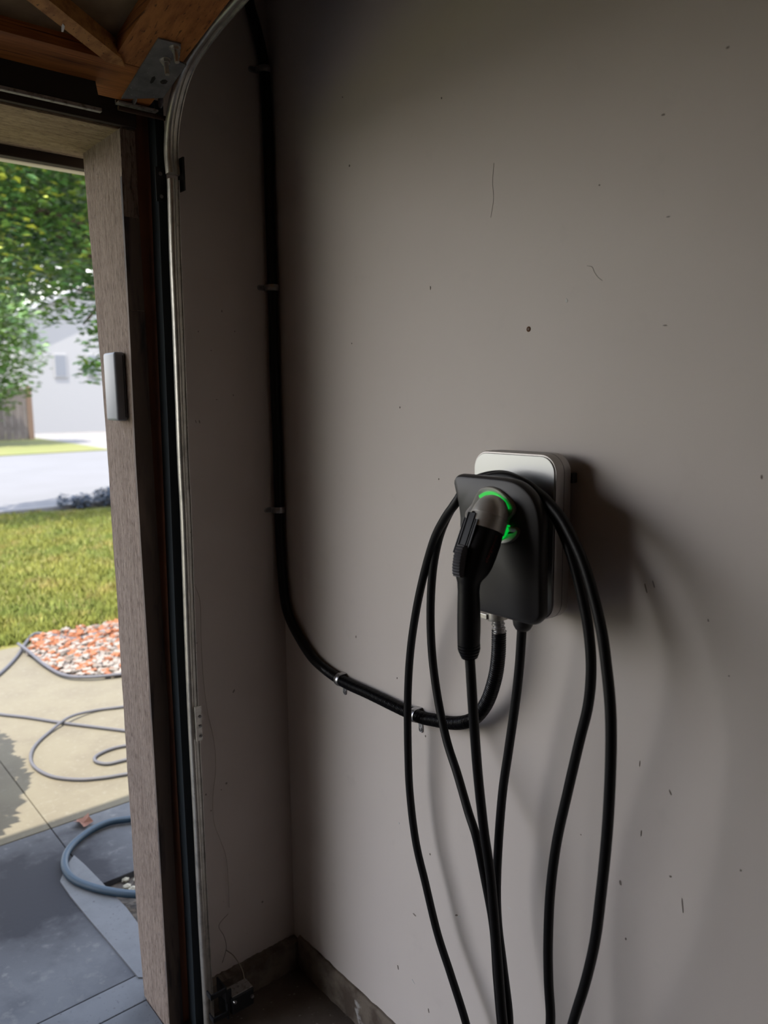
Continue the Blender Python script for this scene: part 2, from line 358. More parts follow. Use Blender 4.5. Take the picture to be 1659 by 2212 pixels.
struct('trim_6', boxes(((-2.10, .238, HZ-.020), (-.30, .262, HZ+.10), .002)), M_HDARK, 'dark drip strip along the outer edge of the header')
def vstrip(rows, y, th, z0=None, z1=None):
    """upright board whose edges follow the timber; rows: (py, left px, right px)"""
    L_ = [(W(l, py, 1, y), W(r, py, 1, y)) for py, l, r in rows]
    zz = sorted([(a.z, a.x, b.x) for a, b in L_]); lo = z0 if z0 is not None else zz[0][0]; hi = z1 if z1 is not None else zz[-1][0]
    bm = bmesh.new(); R_ = []
    for i in range(41):
        z = lo+(hi-lo)*i/40; xa = float(np.interp(z, [q[0] for q in zz], [q[1] for q in zz])); xb = float(np.interp(z, [q[0] for q in zz], [q[2] for q in zz]))
        R_.append([bm.verts.new(v) for v in ((xa, y, z), (xb, y, z), (xb, y+th, z), (xa, y+th, z))])
    for a, b in zip(R_[:-1], R_[1:]):
        for k in range(4): bm.faces.new((a[k], a[(k+1) % 4], b[(k+1) % 4], b[k]))
    bm.faces.new(R_[0]); bm.faces.new(R_[-1]); return bm
struct('trim_3', vstrip([(300, 263, 291), (385, 263, 296), (730, 281, 316), (1000, 293.5, 331), (1400, 319, 355), (1550, 328, 365), (1750, 340, 371), (2000, 354, 385), (2205, 366, 396)], -.006, .008, 0, HZ+.004), M_DARKTRIM, 'dark stained inner jamb board beside the rough post')
struct('trim_4', vstrip([(250, 287, 335), (385, 296, 345), (730, 316, 362), (1000, 331, 376), (1400, 355, 392), (1550, 365, 400), (1750, 371, 408), (2000, 385, 425), (2205, 396, 440)], -.002, .006, 0, HZ+.10), M_REDWOOD, 'reddish stained stud board between jamb and door track')
# eave outside
struct('trim_7', boxes(((-6, .262, 2.075), (.9, .66, 2.095), 0)), M_SOFFIT, 'beige soffit of the eave outside the opening')
struct('trim_8', boxes(((-6, .64, 2.058), (.9, .665, 2.20), 0)), M_SOFFIT, 'beige fascia at the edge of the eave')
bm = bmesh.new(); vs = [bm.verts.new(v) for v in [(-6, .70, 2.20), (.9, .70, 2.20), (.9, -3, 3.3), (-6, -3, 3.3)]]; bm.faces.new(vs)
r = bmesh.ops.extrude_face_region(bm, geom=bm.faces[:]); bmesh.ops.translate(bm, verts=[e for e in r['geom'] if isinstance(e, bmesh.types.BMVert)], vec=(0, 0, .05))
vs = [bm.verts.new(v) for v in [(-6, -6, 2.56), (.9, -6, 2.56), (.9, -3, 3.33), (-6, -3, 3.33)]]; bm.faces.new(vs)
struct('roof', bm, M_ROOF, 'roof of the garage over the eave')
struct('wall_outer', boxes(((.14, -.2, -.1), (.16, DEP, 2.6)), ((.14, .0, -.1), (3.0, DEP, 2.6))), M_SOFFIT, 'outside face of the house beside the garage')

# ================================================================ outdoors
def G(px, py, z=0.0): return W(px, py, 2, z)
struct('ground', boxes(((-60, .262, -.30), (80, 120, -.045))), M_LAWN2, 'ground beyond the driveway')
drive = struct('driveway', boxes(((-8, .14, -.20), (2.6, 3.30, -.022))), M_GRAVEL, 'concrete driveway in front of the garage')
jx = -.285
def slab(x0, x1, y0, y1, m, z=0.0, label=None):
    o = obj('concrete_slab', boxes(((x0+.0015, y0+.0015, -.06), (x1-.0015, y1-.0015, z), .0015, 1)), m, drive, label=label); return o
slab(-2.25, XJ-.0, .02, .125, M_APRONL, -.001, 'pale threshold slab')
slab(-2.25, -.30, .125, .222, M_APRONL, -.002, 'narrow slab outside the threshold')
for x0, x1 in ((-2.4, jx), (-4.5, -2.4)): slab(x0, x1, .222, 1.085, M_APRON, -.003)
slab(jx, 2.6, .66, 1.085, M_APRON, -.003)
for x0, x1 in ((-4.5, -2.4), (-2.4, jx), (jx, 2.6)): slab(x0, x1, 1.085, 3.3, M_CONC, -.002)  # joint set on the eave's shadow edge, so slab colour follows the shade
pc = [G(172, 1868), G(300, 2125), Vector((-.20, .20, 0)), G(312, 2010), G(288, 1985), G(272, 1962), G(245, 1940), G(228, 1920)]
pc = [G(*q) for q in [(130, 1904), (152, 1936), (192, 1985), (245, 2047), (299, 2112), (322, 2112), (318, 2020), (300, 1998), (290, 1984), (273, 1961), (246, 1934), (218, 1904), (185, 1870), (160, 1848), (142, 1872)]]
for p in pc: p.z = .0015
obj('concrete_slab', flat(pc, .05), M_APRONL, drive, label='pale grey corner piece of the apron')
bm = bmesh.new()
for i in range(140):
    x = random.uniform(-.22, .35); y = random.uniform(.25, .72); r = random.uniform(.006, .015)
    b = bmesh.new(); bmesh.ops.create_icosphere(b, subdivisions=1, radius=r)
    for v in b.verts: v.co = Vector((v.co.x*random.uniform(.8, 1.3), v.co.y, v.co.z*.6))+Vector((x, y, -.02+r*.4))
    me = bpy.data.meshes.new('t'); b.to_mesh(me); b.free(); bm.from_mesh(me); bpy.data.meshes.remove(me)
obj('pebble', bm, M_PEB, None, label='pale pebbles on bare soil beside the apron behind the post', cat='pebbles', kind='stuff')

struct('lawn_soil', boxes(((-14, 3.30, -.10), (14, 9.3, -.004))), M_LAWN, 'lawn ground beyond the driveway')
def inpoly(x, y, P):
    c = False; n = len(P)
    for i in range(n):
        x1, y1 = P[i]; x2, y2 = P[(i+1) % n]
        if (y1 > y) != (y2 > y) and x < (x2-x1)*(y-y1)/(y2-y1)+x1: c = not c
    return c
bedxy = [(G(x, y).x, G(x, y).y) for x, y in [(60, 1410), (72, 1378), (150, 1362), (262, 1345), (330, 1345), (340, 1450), (255, 1462), (170, 1466), (110, 1450)]]
sbx, sby = G(200, 1098).x+.1, G(200, 1098).y+.1
# grass blades
V = []; Fc = []
for i in range(52000):
    y = 3.35+5.9*random.random()**1.25; lo = .10+(y-3.3)*.27-.8; x = random.uniform(lo, lo+2.9+(y-3.3)*.2)
    if (x-3.5)**2+(y-8.3)**2 < .30**2 or ((x-sbx)/.75)**2+((y-sby)/.3)**2 < 1 or inpoly(x, y, bedxy): continue
    h = random.uniform(.025, .055); a = random.uniform(0, 6.28); wd = random.uniform(.004, .008); dx, dy = math.cos(a)*wd, math.sin(a)*wd
    lx, ly = random.uniform(-.03, .03), random.uniform(-.03, .03); k = len(V)
    V += [(x-dx, y-dy, -.004), (x+dx, y+dy, -.004), (x+lx, y+ly, h)]; Fc.append((k, k+1, k+2))
me = bpy.data.meshes.new('lawn_grass'); me.from_pydata(V, [], Fc); me.materials.append(M_BLADE)
o = bpy.data.objects.new('lawn_grass', me); COL.objects.link(o)
prop(o, 'yellow green grass of the lawn beyond the driveway', 'grass', kind='stuff')
struct('road', boxes(((-40, 9.3, -.10), (40, 21.4, -.002))), M_ROAD, 'pale grey road beyond the lawn')
struct('kerb', boxes(((-14, 9.25, -.10), (14, 9.42, .05), .01)), M_PAVE, 'pale kerb between lawn and road')
pv = [G(-700, 1010), G(-10, 986), G(245, 974), G(420, 970), G(330, 950), G(0, 935), G(-700, 960)]
struct('pavement', boxes(((-40, 21.4, -.10), (60, 60, .0))), M_PAVE, 'pale concrete beyond the road')
pv = [Vector((-12, 21.5, .0)), Vector((7.8, 21.5, .0)), Vector((8.8, 25.2, .0)), Vector((7.9, 29, .0)), Vector((2, 36, 0)), Vector((-12, 36, 0))]
pv = [G(-250, 986), G(-10, 986), G(240, 972), G(150, 958), G(60, 944), G(0, 934), G(-250, 925)]
for p in pv: p.z = .02
o = obj('far_lawn', flat(pv, .03), M_LAWN2, None, kind='structure', label='strip of bright grass across the road')

# mulch bed with bark pieces
bd = [(60, 1410), (72, 1378), (150, 1362), (262, 1345), (330, 1345), (340, 1450), (255, 1462), (170, 1466), (110, 1450)]
bdp = [G(x, y) for x, y in bd]
for p in bdp: p.z = .006
bed = obj('mulch_bed', flat(bdp, .03), M_BED, None, label='mulch bed of orange and pale bark at the lawn edge', cat='mulch bed')
for mm, nn, zone in ((M_MULO, 420, 1), (M_MULW, 520, 0)):
    bm = bmesh.new(); k = 0; poly2 = [(p.x, p.y) for p in bdp]; xs = [p[0] for p in poly2]; ys = [p[1] for p in poly2]
    while k < nn:
        x = random.uniform(min(xs), max(xs)); y = random.uniform(min(ys), max(ys))
        if not inpoly(x, y, poly2): continue
        t = (y-min(ys))/(max(ys)-min(ys))
        if zone and random.random() > (.15+t): continue
        if not zone and random.random() > 1.1-t*.75: continue
        k += 1; s = random.uniform(.012, .03)
        b = bmesh.new(); bmesh.ops.create_cube(b, size=1); R3 = Matrix.Rotation(random.uniform(0, 6.3), 3, 'Z') @ Matrix.Rotation(random.uniform(-.6, .6), 3, 'X')
        for v in b.verts: v.co = R3 @ Vector((v.co.x*s*1.6, v.co.y*s, v.co.z*s*.5))+Vector((x, y, .012+random.uniform(0, .012)))
        me = bpy.data.meshes.new('t'); b.to_mesh(me); b.free(); bm.from_mesh(me); bpy.data.meshes.remove(me)
    obj('bark_chip', bm, mm, bed, kind='stuff', label='orange bark chips' if zone else 'pale bark chips')

# hoses and cords on the ground
def ground_tube(name, pts, r, m, label, cat, group=None, bumpz=None):
    P = []
    for i, (x, y) in enumerate(pts):
        p = G(x, y, r) if y < 3000 else Vector((0, 0, 0)); p.z = r+.0005+(bumpz[i] if bumpz else 0); P.append(p)
    bm = bmesh.new(); tube(bm, catmull(P, 8), r, 10)
    c = P[len(P)//2]
    return obj(name, bm, m, None, smooth=True, label=label, cat=cat, group=group, origin=(c.x, c.y, 0))
ground_tube('garden_hose', [(345, 1762), (278, 1770), (235, 1777), (195, 1795), (160, 1822), (142, 1848), (141, 1876), (160, 1900), (200, 1917), (245, 1927), (290, 1932), (360, 1934)], .0115, M_HOSE,
            'thick blue hose looped on the apron beside the post', 'hose')
ground_tube('extension_cord', [(-60, 1532), (0, 1543), (60, 1550), (130, 1561), (200, 1570), (265, 1578), (330, 1586)], .0065, M_CABG, 'thin grey cord running straight across the driveway', 'cord')
ground_tube('extension_cord', [(350, 1515), (264, 1527), (205, 1535), (150, 1556), (105, 1583), (75, 1612), (66, 1638), (78, 1660), (115, 1678), (170, 1684), (225, 1680), (275, 1672), (350, 1662)], .0065, M_CABG,
            'thin grey cord in a large loop on the driveway', 'cord', bumpz=[0, 0, 0, .014, 0, 0, 0, 0, 0, 0, 0, 0, 0])
ground_tube('extension_cord', [(350, 1600), (271, 1611), (235, 1620), (207, 1634), (207, 1645), (232, 1650), (270, 1642), (350, 1622)], .0065, M_CABG, 'thin grey cord in a small loop beside the post', 'cord')
ground_tube('extension_cord', [(-60, 1500), (0, 1455), (35, 1420), (55, 1392), (75, 1372), (110, 1374), (170, 1382), (250, 1356), (330, 1340)], .009, M_CABG, 'grey cord bending past the top of the mulch bed', 'cord', bumpz=[0, 0, 0, .006, .008, .008, .008, .008, .008])
ground_tube('extension_cord', [(40, 1400), (62, 1416), (100, 1442), (140, 1462), (190, 1466), (250, 1461), (330, 1450)], .009, M_CABG, 'grey cord curving under the mulch bed', 'cord', bumpz=[.026, .026, .010, .008, .008, .008, .008])
# dead leaf on the apron
def leaf_bm(c, s):
    bm = bmesh.new(); ring = []
    for k in range(10):
        a = 2*math.pi*k/10; rr = s*(1 if k % 2 else .62); ring.append(bm.verts.new(c+Vector((math.cos(a)*rr, math.sin(a)*rr*1.2, .012+.010*math.sin(a*2+1)))))
    mid = bm.verts.new(c+Vector((0, 0, .003)))
    for k in range(10): bm.faces.new((mid, ring[k], ring[(k+1) % 10]))
    return bm
c = G(180, 1779); c.z = 0
obj('dead_leaf', leaf_bm(c, .034), M_LEAFB, None, label='curled brown dead leaf lying by the blue hose', cat='leaf', origin=c)

# --- trees
def leaves(blobs, n, size, seed):
    rng = random.Random(seed); V = []; Fc = []; tot = sum(b[1]**2*b[3]**.5 for b in blobs)
    for c, r, sz, dens in [(Vector(b[0]), b[1], b[2], b[3]) for b in blobs]:
        cnt = int(n*r**2*dens**.5/tot)
        for _ in range(cnt):
            d = Vector((rng.gauss(0, 1), rng.gauss(0, 1), rng.gauss(0, 1))).normalized()*r*rng.random()**.4; d.z *= sz
            p = c+d; a = rng.uniform(0, 6.28); u = Vector((math.cos(a), math.sin(a), rng.uniform(-.5, .3))).normalized()
            v = u.cross(Vector((rng.uniform(-.6, .6), rng.uniform(-.6, .6), 1))).normalized(); s = size*rng.uniform(.6, 1.25); nn = u.cross(v); k = len(V)
            V += [p-u*s*.5, p+v*s*.32-nn*s*.08, p+u*s*.55, p-v*s*.32-nn*s*.08, p+nn*s*.03]; Fc += [(k, k+1, k+4), (k+1, k+2, k+4), (k+2, k+3, k+4), (k+3, k, k+4)]
    return (V, Fc)
def treemesh(name, data, m, parent, label=None):
    me = bpy.data.meshes.new(name); off = OFF[parent.name]; me.from_pydata([tuple(v-off) for v in data[0]], [], data[1]); me.materials.append(m)
    o = bpy.data.objects.new(name, me); COL.objects.link(o); o.parent = parent; prop(o, label, kind='stuff'); OFF[o.name] = off; return o
def pb(px, py, y, r, sz=1., d=1.): return (W(px, py, 1, y), r, sz, d)
tb = Vector((3.5, 8.3, -.004))
t1 = thing('tree', tb, 'large leafy green tree whose branches hang over the lawn', 'tree')
bl = [pb(30, 430, 8.4, .75), pb(-160, 470, 8.6, 1.2), pb(150, 390, 8.3, .8), pb(-60, 260, 8.5, 1.3), pb(240, 250, 8.4, 1.4), pb(180, 540, 8.2, .62), pb(60, 560, 8.5, .55), pb(-40, 620, 8.7, .45),
      pb(190, 640, 8.0, .42), pb(232, 740, 8.0, .36), pb(190, 800, 8.0, .20), pb(110, 660, 8.3, .28), pb(300, 520, 8.4, 1.0), pb(450, 450, 8.4, 1.4), pb(420, 150, 8.6, 1.6), pb(330, 760, 8.4, .7)]
treemesh('foliage', leaves(bl, 20000, .12, 3), M_LEAF, t1)
treemesh('foliage', leaves([pb(20, 400, 8.1, .9), pb(230, 520, 8.0, .5), pb(20, 560, 8.1, .5), pb(228, 620, 7.9, .25), pb(152, 832, 8.0, .07)], 260, .11, 5), M_LEAFY, t1, 'yellowing leaves')
bm = bmesh.new(); tube(bm, catmull([tb, tb+Vector((-.05, .05, 1.2)), tb+Vector((.1, .1, 2.6)), tb+Vector((0, .1, 4.2))], 6), [.20-.10*i/18 for i in range(19)], 10)
obj('trunk', bm, M_BARK, t1, smooth=True)
for i, e in enumerate([(150, 620), (60, 480), (200, 420), (180, 700), (-100, 450)]):
    q = W(e[0], e[1], 1, 8.3); s = tb+Vector((0, .08, 1.8+.3*i)); mid = s.lerp(q, .5)+Vector((0, 0, .35)); bm = bmesh.new()
    P = catmull([s, mid, q], 6); tube(bm, P, [.07-.055*k/(len(P)-1) for k in range(len(P))], 7); obj('branch', bm, M_BARK, t1, smooth=True)
def fartree(base, blobs, n, size, seed, label, h):
    t = thing('tree', base, label, 'tree', None); treemesh('foliage', leaves(blobs, n, size, seed), M_LEAF2, t)
    bm = bmesh.new(); b = Vector(base); tube(bm, [b, b+Vector((.05, 0, h*.5)), b+Vector((0, 0, h))], [.22, .16, .08], 8); obj('trunk', bm, M_BARK, t, smooth=True)
bb = W(-40, 925, 1, 27); bb.z = 0
fartree(bb, [pb(-20, 760, 27, 1.9), pb(-90, 700, 27, 2.6), pb(5, 690, 27.5, 1.1), pb(-60, 820, 27, 1.6)], 5200, .26, 11, 'bright green tree standing over the grey fence across the road', 4.2)
bb = W(30, 915, 1, 54); bb.z = 0
fartree(bb, [pb(-10, 560, 54, 5), pb(120, 430, 55, 6), pb(-60, 330, 55, 6), pb(250, 520, 56, 6), pb(200, 300, 56, 7), pb(-200, 500, 54, 7), pb(60, 500, 53, 5), pb(160, 400, 53, 5)], 22000, .75, 12, 'tall tree rising behind the white house', 12)

# --- white house across the road
hb = W(230, 935, 1, 36); hb.z = 0
house = thing('house', hb, 'white house with a grey roof across the road', 'house')
y0 = 36; xl = W(50, 800, 1, y0).x; ze = W(120, 690, 1, y0).z; zp = W(150, 612, 1, y0).z; xr = xl+14; xm = W(200, 700, 1, y0).x+.5
bm = bmesh.new(); box(bm, (xl, y0, 0), (xr, y0+8, ze)); obj('wall', bm, M_HOUSE, house)
gv = [(xl, y0, ze), (xm+3, y0, ze), ((xl+xm+3)/2, y0, zp)]
V = [Vector(v) for v in gv]+[Vector(v)+Vector((0, 8, 0)) for v in gv]
obj('gable', (V, [(0, 1, 2), (3, 5, 4), (0, 2, 5, 3), (1, 4, 5, 2), (0, 3, 4, 1)]), M_HOUSE, house)
mx = (xl+xm+3)/2
for s, xe in ((-1, xl-.3), (1, xm+3.3)):
    V = [Vector((mx, y0-.3, zp+.12)), Vector((xe, y0-.3, ze+.02)), Vector((xe, y0+8.2, ze+.02)), Vector((mx, y0+8.2, zp+.12))]
    obj('roof_slope', (V+[v+Vector((0, 0, -.10)) for v in V], [(0, 1, 2, 3), (7, 6, 5, 4), (0, 4, 5, 1), (1, 5, 6, 2), (2, 6, 7, 3), (3, 7, 4, 0)]), M_ROOF, house)
for px in (130, 200):
    c = W(px, 790, 1, y0); o = obj('window', boxes(((c.x-.30, y0-.05, c.z-.55), (c.x+.30, y0+.01, c.z+.55), .02)), M_HOUSE, house)
    obj('pane', boxes(((c.x-.23, y0-.06, c.z-.47), (c.x+.23, y0-.045, c.z+.47))), mat('pale_window_pane', (.13, .14, .16), .7), o)
# fence across the road
fb = W(20, 912, 1, 30); fb.z = 0
fence = thing('fence', fb, 'grey board fence left of the white house', 'fence')
xa = W(-120, 880, 1, 30).x; xb = W(62, 880, 1, 30).x; zt = W(20, 838, 1, 30).z; k = 0; x = xa
while x < xb-.05:
    zz = zt+random.uniform(-.02, .02); obj('board', boxes(((x, 30, .02), (x+.235, 30.03, zz), .005, 1)), M_FENCE, fence); x += .245; k += 1
obj('post', boxes(((xb-.05, 29.93, 0), (xb+.12, 30.08, zt+.05), .01)), M_FENCEB, fence)
obj('rail', boxes(((xa, 30.03, .4), (xb, 30.08, .5)), ((xa, 30.03, zt-.4), (xb, 30.08, zt-.3))), M_FENCE, fence)
# low dark shrub at the kerb
sb = G(200, 1098); sb.z = 0
sh = thing('low_shrub', sb, 'low dark blue grey shrub at the kerb beyond the lawn', 'shrub')
sbl = [(sb+Vector((-.1, .1, .10)), .16, .7, 1), (sb+Vector((.25, .15, .12)), .20, .7, 1), (sb+Vector((.6, .2, .12)), .24, .7, 1), (sb+Vector((-.35, .1, .12)), .09, 1.4, 1)]
treemesh('foliage', leaves(sbl, 1500, .06, 21), M_CURBD, sh)
for q in (-.1, .25, .6):
    bm = bmesh.new(); tube(bm, [sb+Vector((q, .1, 0)), sb+Vector((q, .12, .12))], .012, 6); obj('stem', bm, M_BARK, sh)
# unseen clipped shrub, added left of the view to cast shade on the driveway
hb2 = Vector((-.96, 1.50, 0))
sh2 = thing('added_shade_shrub', hb2, 'round clipped shrub added out of view, left of the opening, to shade the driveway', 'shrub')
treemesh('foliage', leaves([(hb2+Vector((0, 0, .70)), .46, 1., 1), (hb2+Vector((.10, .30, .70)), .38, 1., 1), (hb2+Vector((.05, -.22, .7)), .34, 1, 1)], 16000, .06, 22), M_LEAF, sh2)
bm = bmesh.new(); tube(bm, [hb2, hb2+Vector((0, 0, .5))], .04, 8); obj('stem', bm, M_BARK, sh2)

# ================================================================ garage door (raised)
SL = .22
def D(x, y, h=0):
    """point on the underside plane of the raised bottom section; h = height above it"""
    n = Vector((0, SL, 1)).normalized(); return Vector((x, y, 2.008-SL*(y+.063)))+n*h
def dprism(poly, h0, h1):
    n = len(poly); V = [D(x, y, h0) for x, y in poly]+[D(x, y, h1) for x, y in poly]
    return (V, [tuple(range(n)), tuple(range(2*n-1, n-1, -1))]+[(i, (i+1) % n, n+(i+1) % n, n+i) for i in range(n)])
door = thing('garage_door', (-1.57, -1.2, 2.05), 'raised orange brown wooden panelled garage door overhead', 'garage door')
XR, XL = -.312, -2.13
TH = .034
obj('bottom_rail', dprism([(XL, -.063), (XR, -.063), (XR, -.168), (XL, -.168)], 0, TH), M_DOORX, door)
obj('stile', dprism([(XR, -.1695), (XR, -.60), (-.421, -.60), (-.421, -.1695)], 0, TH), M_DOORY, door)
obj('stile', dprism([(XL, -.1695), (XL, -.60), (XL+.11, -.60), (XL+.11, -.1695)], 0, TH), M_DOORY, door)
obj('brace', dprism([(-.400, -.168), (-.432, -.168), (-.66, -.305), (-.72, -.345), (-.72, -.372), (-.66, -.335), (-.415, -.188)], -.006, TH-.004), M_DOORD, door)
brc = bpy.data.objects['brace']
obj('brace', dprism([(-1.9, -.17), (-1.87, -.17), (-1.0, -.50), (-1.0, -.53), (-1.03, -.53)], -.004, TH-.004), M_DOORD, door)
obj('panel', dprism([(XL+.11, -.168), (-.4215, -.168), (-.4215, -.60), (XL+.11, -.60)], TH-.008, TH-.001), M_PLY, door)
obj('top_rail', dprism([(XL, -.601), (XR, -.601), (XR, -.66), (XL, -.66)], 0, TH), M_DOORX, door)
for i in range(3):
    ya = -.664-.56*i; z = D(0, -.66).z+.004
    obj('section_panel', boxes(((XL, ya-.555, z+.02), (XR, ya, z+.03))), M_PLY, door)
    obj('section_rail', boxes(((XL, ya-.09, z), (XR, ya, z+.02)), ((XL, ya-.555, z), (XR, ya-.465, z+.02))), M_DOORX, door)
    for xx in (XR-.11, -1.2, XL): obj('section_stile', boxes(((xx, ya-.465, z), (xx+.11, ya-.09, z+.02))), M_DOORY, door)
# weather strip hanging from the bottom rail
WY = -.10
xe = W(210, 200, 1, WY).x; zb = W(213, 240, 1, WY).z; zu = W(205, 160, 1, WY).z
V = [Vector((XL, WY, zb)), Vector((xe+.006, WY, zb)), Vector((xe-.004, WY, zu)), Vector((XL, WY, zu))]
ws = obj('weather_strip', (V+[v+Vector((0, .006, 0)) for v in V], [(0, 1, 2, 3), (7, 6, 5, 4), (0, 4, 5, 1), (1, 5, 6, 2), (2, 6, 7, 3), (3, 7, 4, 0)]), M_RUBBLK, door, label='black rubber strip hanging below the door')
obj('strip_retainer', boxes(((XL, WY-.0035, zb-.001), (xe+.006, WY+.007, zb+.0055), .001)), M_DUSTMET, ws, label='dusty grey metal edge')
# corner bracket
ppx = [(262, 214), (342, 84), (391, 96), (387, 134), (403, 141), (352, 212)]
def onD(px, py, h=0):
    n = Vector((0, SL, 1)).normalized(); p0 = D(0, -.063, h); r = FW*FPX+RT*(px-CX)-UP*(py-CY); return CAM+r*((p0-CAM).dot(n)/r.dot(n))
nD = Vector((0, SL, 1)).normalized()
def dplate(pix, h0, h1):
    A = [onD(x, y, h0) for x, y in pix]; n = len(A); V = A+[a+nD*(h1-h0) for a in A]
    return (V, [tuple(range(n)), tuple(range(2*n-1, n-1, -1))]+[(i, (i+1) % n, n+(i+1) % n, n+i) for i in range(n)])
obj('paint_smear', dplate([(133, 57), (136, 52), (140, 57), (139, 62), (137, 69), (133, 69)], -.0070, -.0058), M_CHIPL, brc, label='small white paint smear')
br = obj('corner_bracket', dplate(ppx, -.003, -.0003), M_GALVD, door, label='grey zinc bracket with two bolts at the door corner')
def hexbolt(c, ax, r=.0080, L=.026):
    bm = bmesh.new(); lathe(bm, c, ax, [(0, r), (.006, r)], 6); lathe(bm, c, ax, [(.006, r*.55), (L, r*.5)], 10); lathe(bm, c, ax, [(-.0005, r*1.25), (.0008, r*1.25)], 16); return bm
for px, py in ((378, 103), (357, 130)): obj('bolt', hexbolt(onD(px, py, -.003), -nD), M_GALV, br, smooth=30)
for pix in ([(324, 178), (328, 168), (334, 165), (336, 170), (331, 178), (326, 181)], [(346, 177), (351, 173), (358, 173), (362, 176), (359, 181), (352, 182), (347, 180)]):
    obj('slot', dplate(pix, -.0036, -.0028), M_RUBBLK, br)
# bent lip with two roller lugs under the bracket
L0, L1 = onD(258, 215, -.003), onD(352, 214, -.003)
V = [onD(253, 217, -.004), onD(262, 214, -.003), onD(352, 214, -.003), onD(362, 222, -.004)]
a, b = Vector((-.372, -.058, 1.998)), Vector((-.300, -.058, 1.998))
obj('lip', boxes(((-.374, -.070, 2.001), (-.296, -.052, 2.004)), ((-.374, -.055, 2.001), (-.296, -.052, 2.010))), M_DUSTMET, br)
for px, py in ((290, 212), (347, 220)):
    c = W(px, py, 1, -.078); bm = bmesh.new(); lathe(bm, c, (1, 0, 0), [(-.001, .0005), (-.001, .011), (.001, .011), (.001, .0005)], 18)
    obj('lug', bm, M_GALVD, br, smooth=30)
bm = bmesh.new(); lathe(bm, Vector((-.372, -.061, 1.994)), (1, 0, 0), [(0, .0045), (.098, .0045)], 10)
obj('roller_shaft', bm, mat('rusty_shaft', (.06, .03, .018), .8, .3), br, smooth=30)

# ================================================================ door track
track = thing('door_track', (-.265, -.07, 0), 'galvanised steel door track rising beside the narrow return wall', 'door track')
def sweep(profile, P, side):
    """profile [(a,b)]: a along side (x), b along normal; closed strip"""
    bm = bmesh.new(); rings = []; n = len(profile)
    for i, p in enumerate(P):
        t = (P[min(i+1, len(P)-1)]-P[max(i-1, 0)]).normalized(); nn = t.cross(side).normalized()
        rings.append([bm.verts.new(p+side*a+nn*b) for a, b in profile])
    for r0, r1 in zip(rings[:-1], rings[1:]):
        for k in range(n): bm.faces.new((r0[k], r0[(k+1) % n], r1[(k+1) % n], r1[k]))
    bm.faces.new(rings[0]); bm.faces.new(rings[-1]); return bm
# C-section: web on the wall side (+x), rounded lips. b axis: for an upward path with side +x, t x side = +y
def csec(s=1.0):
    return [(a*s, -b*s) for a, b in [(-.0115, -.004), (-.0118, .002), (-.0105, .0065), (-.0075, .0092), (-.0040, .0098), (-.0005, .0085), (.0015, .0055), (.0022, .0018), (.0095, .0018), (.0100, .0042), (.0116, .0042), (.0118, -.004)]]
SX = Vector((1, 0, 0))
yt = -.062
px_path = [(450, 2212), (446, 2150), (437, 1950), (424, 1700), (417, 1500), (407, 1250), (399, 1000), (390, 800), (384, 600), (378, 400)]
tp = [(374, 388), (379, 560), (386, 730), (396, 1000), (402, 1120), (411.5, 1400), (418, 1560), (428, 1750), (440, 2000), (450, 2170)]
P = catmull([W(x, y, 1, yt) for x, y in tp][::-1], 6); P = [Vector((P[0].x, yt, .003))]+P
obj('vertical_track', sweep(csec(), P, SX), M_GALV, track, smooth=40)
cp = []
for px, py in [(374, 377), (370, 325), (374, 260), (387, 195), (408, 137), (444, 82), (505, 8)]:
    cp.append(W(px, py, 0, P[-1].x))
dy = yt-cp[0].y
P2 = catmull([Vector((P[-1].x, p.y+dy*(1-min(1, i/6)), p.z)) for i, p in enumerate(cp)]+[Vector((P[-1].x, -.62, 2.145)), Vector((P[-1].x, -1.2, 2.16)), Vector((P[-1].x, -2.5, 2.19))], 6)
obj('curved_track', sweep(csec(1.16), P2, SX), M_GALV, track, smooth=40)
obj('splice_plate', boxes(((-.2525, -.075, 1.862), (-.2490, -.050, 1.925))), M_BLKMET, track)
sp2 = obj('track_bracket', vstrip([(1528, 421, 434), (1560, 423, 436), (1602, 425, 438)], -.0795, .003), M_GALV, track, label='bright zinc bracket half way down')
for px, py in ((432, 1548), (433, 1568), (434, 1590)):
    bm = bmesh.new(); lathe(bm, W(px, py, 1, -.080), (0, -1, 0), [(0, .0035), (.002, .0025)], 8); obj('bolt', bm, M_GALVD, sp2)
# mounting angle and dark cover strip beside the track
mount = thing('mounting_angle', (-.288, -.02, 0), 'dark blue black steel angle fixed to the stud beside the track', 'bracket')
srow = [(385, 341, 360), (600, 349, 369), (730, 355, 375), (1000, 366, 387), (1400, 381, 402), (1750, 399, 418), (2000, 413, 431), (2170, 421, 441)]
obj('web', vstrip(srow, -.044, .0025, .002, 2.03), M_SEAL, mount)
obj('flange', vstrip([(a, b, b+3) for a, b, c in srow], -.0415, .034, .002, 2.03), M_SEAL, mount)
obj('cover_plate', boxes(((-.2985, -.0475, 1.84), (-.2780, -.0442, 1.905), .0008)), M_BLKMET, mount)
for z in (1.85, 1.893):
    bm = bmesh.new(); lathe(bm, Vector((-.288, -.0475, z)), (0, -1, 0), [(0, .004), (.002, .003)], 10); obj('screw', bm, M_GALVD, mount)
